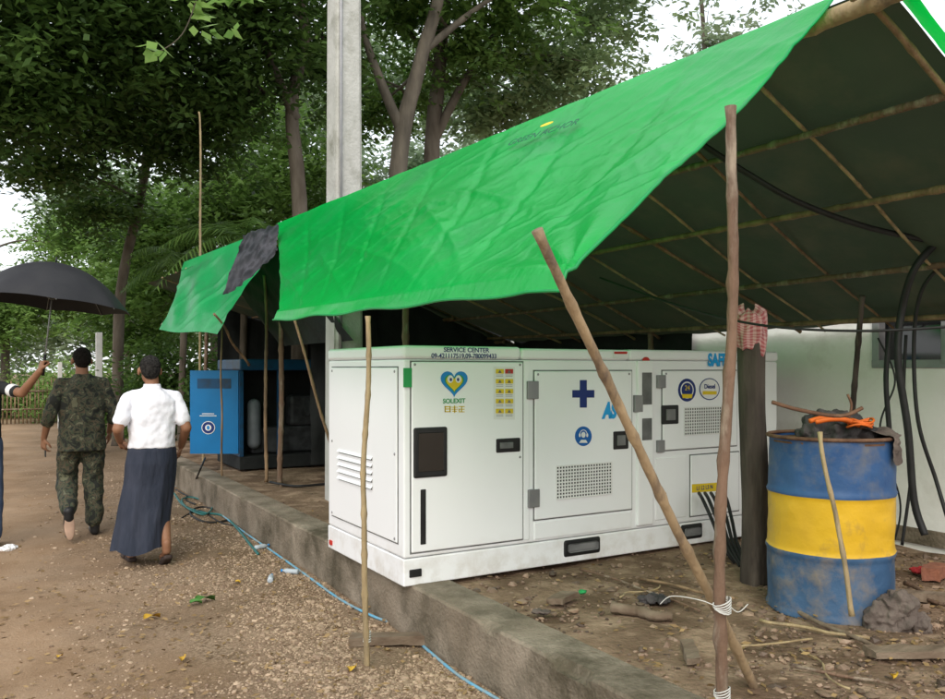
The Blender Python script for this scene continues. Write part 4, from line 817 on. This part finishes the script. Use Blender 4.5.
for i in range(900):
    y=1.3+rng.exponential(1.8); x=rng.uniform(KX1,5.6); ll.append((x,y,pz(x,y)+.012))
tag(leafcloud('leaf_litter',[(c,(.02,.02,.003),2) for c in ll],m_litter,None,(.042,.018),55,clump=2,spread=.02,flat=True),kind='stuff')
# ------------------------------------------------------------ far fence, posts
b0=base_at(-60,22); b1=base_at(118,24)
t=thing('bamboo_fence','low bamboo picket fence across the far end of the path','fence',b0.lerp(b1,.5))
mb=MB()
for k in range(46):
    p=b0.lerp(b1,k/45); p.z=0; mb.tube([p,p+V((random.uniform(-.03,.03),0,random.uniform(1.05,1.3)))],.022,6)
mb.build('pickets',m_bam,t,True); mb=MB()
for z in (.4,.9): mb.tube([V((b0.x,b0.y-.04,z)),V((b1.x,b1.y-.04,z))],.025,6)
mb.build('rail',m_bam3,t,True)
for px,d_,h,r,lab in [(99,15,2.2,.055,'white concrete post standing beyond the camouflaged man'),(60,21,1.7,.05,'short pale post by the far bamboo fence'),(117,19,1.9,.05,'slim grey post between the two men in the distance')]:
    p=base_at(px,d_)
    single('concrete_post',MB().box((p.x-r,p.y-r,0),(p.x+r,p.y+r,h),.01),m_post,lab,'post',smooth=False)
# ------------------------------------------------------------ umbrella
uc=W(56,263,7.0); hd=W(45,357,6.95)
ub=thing('umbrella','open black umbrella held over the path at far left','umbrella',hd)
axis=(uc-hd).normalized(); u1=axis.cross(V((0,1,0))).normalized(); u2=axis.cross(u1)
def dome(r,th):
    seg=(th/(math.pi/4))%1; sc_=1-.07*math.sin(math.pi*seg)*(r**3); rr=r*.63*sc_; return uc+u1*rr*math.cos(th)+u2*rr*math.sin(th)-axis*(.36*r**2.0-.012*math.sin(math.pi*seg)*r)
mb=MB(); nr_,nt_=14,96; vs=[dome(i/nr_,2*math.pi*k/nt_) for i in range(nr_+1) for k in range(nt_)]
mb.add(vs,[(i*nt_+k,i*nt_+(k+1)%nt_,(i+1)*nt_+(k+1)%nt_,(i+1)*nt_+k) for i in range(nr_) for k in range(nt_)]); mb.build('canopy',m_umb,ub,True)
for k in range(8):
    th=2*math.pi*k/8; pts=[dome(i/12,th)-axis*.008 for i in range(13)]; rb=MB().tube(pts,.003,5); rb.tube([uc-axis*.32,dome(.55,th)-axis*.008],.0025,5); rb.build('rib',m_grey,ub,True)
MB().tube([hd-axis*.12,uc+axis*.0],.006,8).build('shaft',m_grey,ub,True); MB().tube([uc,uc+axis*.05],.008,8).build('tip',m_black,ub,True); MB().tube([hd-axis*.16,hd+axis*.02],.013,10).build('handle',m_black,ub,True)
# ------------------------------------------------------------ people
def hand(mb,w_,d_,n_,curl=.5,side=1,s=1.0):
    w_=V(w_);d_=V(d_).normalized();n_=V(n_);n_=(n_-d_*n_.dot(d_)).normalized();l=d_.cross(n_)*side
    for o in (-.022,-.007,.008,.022): mb.tcap(w_+d_*.012*s+l*o*.7,w_+d_*.082*s+l*o*1.15,.015*s,.0125*s,10)
    for o,L_ in ((-.030,.058),(-.010,.072),(.011,.078),(.030,.070)):
        p=w_+d_*.085*s+l*o*s; a=curl*.4
        for j,f in enumerate((.45,.32,.23)):
            a+=curl*(.35+.25*j); dd=d_*math.cos(a)+n_*math.sin(a); q=p+dd*L_*f*s; mb.tcap(p,q,(.0092-.0008*j)*s,(.0085-.0008*j)*s,8); p=q
    p=w_+d_*.025*s+l*.025*s; q=p+(d_*.6+l*.75+n_*.35).normalized()*.045*s; mb.tcap(p,q,.014*s,.011*s,8); q2=q+(d_*.85+l*.1+n_*.5).normalized()*.03*s; mb.tcap(q,q2,.0105*s,.009*s,8)
def head(mb,c,s=1.0,fw=V((0,1,0))):
    c=V(c); rt=V((fw.y,-fw.x,0))
    mb.ell(c+V((0,0,.025))*s-fw*.012,(.077*s,.094*s,.09*s)); mb.ell(c-V((0,0,.045))*s+fw*.022*s,(.056*s,.066*s,.068*s)); mb.ell(c-V((0,0,.085))*s+fw*.05*s,(.026*s,.024*s,.022*s))
    mb.tcap(c+fw*.082*s+V((0,0,.012)),c+fw*.104*s-V((0,0,.022))*s,.009*s,.014*s,8)
    for q in (-1,1): mb.ell(c+rt*q*.083*s-V((0,0,.012)),(.011*s,.019*s,.032*s)); mb.ell(c+rt*q*.032+fw*.07+V((0,0,.03)),(.02,.012,.008))
def face(c,t,fw=V((0,1,0)),s=1.0):
    c=V(c); rt=V((fw.y,-fw.x,0))
    for q in (-1,1): MB().ell(c+rt*q*.03*s+fw*.078*s+V((0,0,.005)),(.012,.009,.007),seg=10,rings=8).build('eye',m_paper,t,True,local=True)
    MB().ell(c+fw*.083*s-V((0,0,.055))*s,(.022,.008,.006),seg=12,rings=8).build('mouth',m_brick,t,True,local=True)
def hair(c,t,mat,s=1.0,fw=V((0,1,0))):
    # a close-cropped shell: one offset cranium, extended down the back of the head
    c=V(c); mb=MB(); mb.ell(c+V((0,0,.032))*s-fw*.022*s,(.0795*s,.092*s,.088*s)); mb.ell(c+V((0,0,.002))*s-fw*.040*s,(.0745*s,.070*s,.070*s)); mb.ell(c-V((0,0,.025))*s-fw*.043*s,(.062*s,.052*s,.050*s)); remeshed(mb,'hair',mat,t,.006,2,.005,.02)
def yoke(mb,sh,nz,r1=.05,r2=.045):
    for i in (0,1): mb.tcap((sh[i][0]*.25,0,nz),V(sh[i])+V((0,0,.0)),r2,r1)
# --- man in camouflage
p=G(82,536,0); P1=thing('person','man in camouflage shirt and trousers walking away holding a phone','person',(p.x,p.y,gz(p.x,p.y)-.005),rotz=math.radians(4))
sh=[(-.175,0,1.395),(.175,0,1.395)]; el_=[(-.275,-.05,1.13),(.268,-.04,1.13)]; wr=[(-.305,.08,.91),(.26,.14,.94)]
hp=[(-.095,0,.92),(.095,0,.92)]; kn=[(-.11,.12,.50),(.105,.05,.50)]; an=[(-.15,-.27,.27),(.10,-.05,.085)]
mb=MB(); mb.loft([(0,0,.86,.15,.11),(0,0,.98,.155,.115),(0,0,1.1,.16,.115),(0,0,1.28,.17,.115),(0,0,1.38,.15,.095),(0,0,1.45,.07,.07)]); mb.tcap((0,-.01,1.42),(0,.005,1.55),.06,.055); head(mb,(0,.01,1.62))
for i in (0,1):
    mb.chain([sh[i],el_[i],wr[i]],[.048,.042,.027]); mb.chain([hp[i],kn[i],an[i]],[.085,.06,.042])
hand(mb,wr[0],(-.02,.12,-.9),(.8,.4,0),.8,1); hand(mb,wr[1],(0,.2,-.9),(-.8,.3,0),.6,-1)
remeshed(mb,'body',m_skin,P1,.0065,2); face((0,.01,1.62),P1); hair((0,.01,1.62),P1,m_hair)
mb=MB(); mb.loft([(0,0,.79,.20,.15),(0,0,.9,.198,.152),(0,0,1.02,.19,.148),(0,0,1.2,.195,.148),(0,0,1.32,.19,.135),(0,-.005,1.40,.15,.11),(0,-.005,1.45,.09,.08),(0,-.005,1.495,.070,.070)]); yoke(mb,sh,1.43,.058,.05)
for i in (0,1): e=V(el_[i]); s_=V(sh[i]); w_=V(wr[i]); mb.chain([s_,e,e.lerp(w_,.30)],[.060,.058,.056])
remeshed(mb,'shirt',m_camo,P1,.010,2,.030,.085)
mb=MB(); mb.loft([(0,0,.80,.165,.13),(0,0,.92,.175,.135),(0,0,1.0,.165,.13)])
for i in (0,1): mb.chain([hp[i],kn[i],V(kn[i]).lerp(V(an[i]),.86)],[.108,.088,.074])
remeshed(mb,'trousers',m_camo,P1,.010,2,.034,.085)
def shoe(t,ank,toe,mat,name='shoe',w_=.045):
    a=V(ank);b_=V(toe); mb=MB(); mb.tcap(a-V((0,0,.02)),a.lerp(b_,.45),.042,w_); mb.tcap(a.lerp(b_,.4),b_,w_,.030); mb.tcap(a+V((0,0,.03)),a-V((0,0,.02)),.045,.04)
    return remeshed(mb,name,mat,t,.008,2)
shoe(P1,(.10,-.05,.065),(.11,.15,.035),m_black); shoe(P1,(-.15,-.275,.25),(-.145,-.22,.06),m_black)
mb=MB(); rotm=Matrix.Rotation(math.radians(74),3,'X'); mb.ell((-.148,-.305,.15),(.046,.125,.012),rotm); remeshed(mb,'sole',m_sole,P1,.006,2)
ph=V(wr[0])+V((.004,.03,-.10)); mbp=MB().box((ph.x+.008,ph.y-.03,ph.z-.075),(ph.x+.016,ph.y+.045,ph.z+.06),.003)
o=mbp.build('phone',m_black); o.matrix_world=WM[P1]; tag(o,'dark phone held low in the left hand of the camouflaged man','phone')
# --- man in white shirt and longyi
p=G(152,563,0); P2=thing('person','man in white polo shirt and dark navy longyi walking away','person',(p.x,p.y,gz(p.x,p.y)-.005),rotz=math.radians(3))
sh=[(-.175,0,1.325),(.175,0,1.325)]; el_=[(-.265,-.07,1.09),(.25,-.06,1.08)]; wr=[(-.215,.14,.985),(.255,.12,.92)]
hp=[(-.09,0,.88),(.09,0,.88)]; kn=[(-.11,.17,.49),(.09,.06,.48)]; an=[(-.11,.22,.09),(.075,-.16,.17)]
mb=MB(); mb.loft([(0,0,.82,.14,.11),(0,0,.95,.15,.115),(0,0,1.07,.15,.115),(0,0,1.22,.16,.11),(0,0,1.31,.14,.09),(0,0,1.38,.065,.065)]); mb.tcap((0,-.01,1.35),(0,.005,1.48),.056,.052); head(mb,(-.015,.01,1.545))
for i in (0,1): mb.chain([sh[i],el_[i],wr[i]],[.046,.042,.028]); mb.chain([hp[i],kn[i],an[i]],[.08,.056,.036])
hand(mb,wr[0],(.15,.75,-.45),(.8,0,.3),1.0,1); hand(mb,wr[1],(-.05,.4,-.7),(-.8,.3,0),.7,-1)
def foot(mb,a,t_):
    a=V(a);t_=V(t_); mb.tcap(a-V((0,0,.03)),a.lerp(t_,.6),.032,.03); mb.tcap(a+V((0,0,.03)),a-V((0,0,.03)),.035,.034)
    sd=V((1,0,0)); d_=(t_-a).normalized()
    for k in range(5): q=a.lerp(t_,.6)+sd*(.026-.013*k); mb.tcap(q,q+d_*(.075-.007*abs(k))+V((0,0,-.004)),.018,.010,8)
foot(mb,(-.11,.22,.07),(-.12,.42,.035)); foot(mb,(.075,-.16,.16),(.08,-.04,.03))
remeshed(mb,'body',m_skin,P2,.0065,2); face((-.015,.01,1.545),P2); hair((-.015,.01,1.545),P2,m_hairg)
def sandal(t,a,b_,name='sandal'):
    a=V(a);b_=V(b_); d_=(b_-a).normalized(); sd=V((1,0,0)); mb=MB()
    for q in (-.018,0,.018): mb.tcap(a+sd*q*.8,b_+sd*q,.020,.024,10)
    o=remeshed(mb,name,m_sandal,t,.007,1); MB().tube(bez([a.lerp(b_,.5)+sd*.045,a.lerp(b_,.62)+V((0,0,.06))+d_*.0,a.lerp(b_,.5)-sd*.045],6),.007,6).build('strap',m_sandal,o,True,local=True); return o
sandal(P2,(-.11,.18,.016),(-.12,.42,.012)); sandal(P2,(.073,-.215,.09),(.08,-.03,-.005))
mb=MB(); mb.loft([(0,0,.93,.178,.142),(0,0,1.0,.176,.142),(0,0,1.12,.170,.134),(0,0,1.22,.178,.132),(0,0,1.30,.170,.12),(0,-.004,1.355,.12,.095),(0,-.004,1.395,.072,.072),(0,-.004,1.42,.066,.066)]); yoke(mb,sh,1.365,.054,.045)
for i in (0,1): e=V(el_[i]); s_=V(sh[i]); mb.chain([s_,s_.lerp(e,.72)],[.057,.060])
remeshed(mb,'polo_shirt',m_shirtw,P2,.009,2,.024,.08)
mb=MB(); mb.loft([(0,-.008,1.39,.070,.068),(0,-.004,1.435,.062,.060)],24); remeshed(mb,'collar',m_shirtw,P2,.006,1)
ring=[(0,0,.99,.155,.12),(0,0,.92,.182,.145),(-.005,.01,.82,.192,.162),(-.015,.03,.66,.194,.17),(-.035,.04,.5,.196,.185),(-.06,.04,.33,.20,.205),(-.08,.04,.15,.21,.23)]
mb=MB(); ns=160; vs=[]; nr2=54
for i in range(nr2+1):
    f_=i/nr2*(len(ring)-1); k=min(int(f_),len(ring)-2); q=f_-k; cx,cy,z,rx,ry=[ring[k][j]*(1-q)+ring[k+1][j]*q for j in range(5)]
    for a_ in range(ns):
        a=2*math.pi*a_/ns; fd=(i/nr2); 
        w1=1-abs(math.sin(a*3.5+fd*1.2+.6)); w2=1-abs(math.sin(a*6.0+2-fd*2))
        amp=1+.085*(fd**.6)*(w1-.36)+.045*fd**.7*(w2-.36)+.035*noise.noise(V((math.cos(a)*2,math.sin(a)*2,z*5)))+.012*noise.noise(V((math.cos(a)*7,math.sin(a)*7,z*9)))
        vs.append((cx+rx*amp*math.cos(a),cy+ry*amp*math.sin(a),z+(.02*math.sin(a+1)+.015*math.sin(a*4))*fd))
mb.add(vs,[(i*ns+k,i*ns+(k+1)%ns,(i+1)*ns+(k+1)%ns,(i+1)*ns+k) for i in range(nr2) for k in range(ns)]); mb.build('longyi',m_longyi,P2,True,local=True)
# --- man with umbrella at left edge
p=base_at(-22,7.1); P3=thing('person','person at the left edge reaching up to hold the umbrella','person',(p.x,p.y,0))
inv=WM[P3].inverted(); hl=inv@(hd-axis*.06); 
shl=[(-.175,0,1.38),(.175,0,1.38)]; ell_=[(-.25,-.02,1.12),tuple(inv@W(22,393,6.98))]; wrl=[(-.24,.08,.9),tuple(hl+V((-.035,-.03,-.06)))]
hp=[(-.09,0,.9),(.09,0,.9)]; kn=[(-.10,.12,.49),(.12,.02,.49)]; an=[(-.1,.1,.09),(.12,-.08,.09)]
mb=MB(); mb.loft([(0,0,.84,.145,.11),(0,0,.98,.15,.115),(0,0,1.1,.15,.115),(0,0,1.27,.165,.11),(0,0,1.37,.14,.09),(0,0,1.44,.065,.065)]); mb.tcap((0,-.01,1.4),(0,.005,1.53),.056,.052); head(mb,(0,.01,1.60))
for i in (0,1): mb.chain([shl[i],ell_[i],wrl[i]],[.046,.04,.027]); mb.chain([hp[i],kn[i],an[i]],[.08,.056,.036])
hand(mb,wrl[0],(0,.2,-.9),(.8,.2,0),.6,1); hand(mb,wrl[1],(.25,.1,.9),(.9,.3,-.2),1.7,-1)
remeshed(mb,'body',m_skin,P3,.0065,2); face((0,.01,1.6),P3); hair((0,.01,1.6),P3,m_hair)
mb=MB(); mb.loft([(0,0,.94,.178,.138),(0,0,1.1,.172,.136),(0,0,1.28,.18,.132),(0,0,1.36,.16,.115),(0,-.004,1.42,.09,.08),(0,-.004,1.47,.066,.066)]); yoke(mb,shl,1.42,.054,.045)
for i in (0,1): e=V(ell_[i]); s_=V(shl[i]); mb.chain([s_,s_.lerp(e,.72)],[.057,.052])
remeshed(mb,'shirt',m_black_sheet,P3,.010,3,.014,.10)
mb=MB(); e=V(ell_[1]); s_=V(shl[1]); mb.tcap(s_.lerp(e,.55),s_.lerp(e,.60),.060,.059); remeshed(mb,'sleeve_trim',m_paper,P3,.008,1)
mb=MB(); mb.loft([(0,0,.84,.155,.125),(0,0,.92,.165,.13),(0,0,1.0,.16,.125)])
for i in (0,1): mb.chain([hp[i],kn[i],V(kn[i]).lerp(V(an[i]),.95)],[.10,.078,.062])
remeshed(mb,'jeans',m_jean,P3,.011,3,.016,.12)
shoe(P3,(-.10,.10,.065),(-.10,.3,.035),m_paper); shoe(P3,(.12,-.08,.065),(.13,.12,.035),m_paper)
print('done',len(bpy.data.objects))
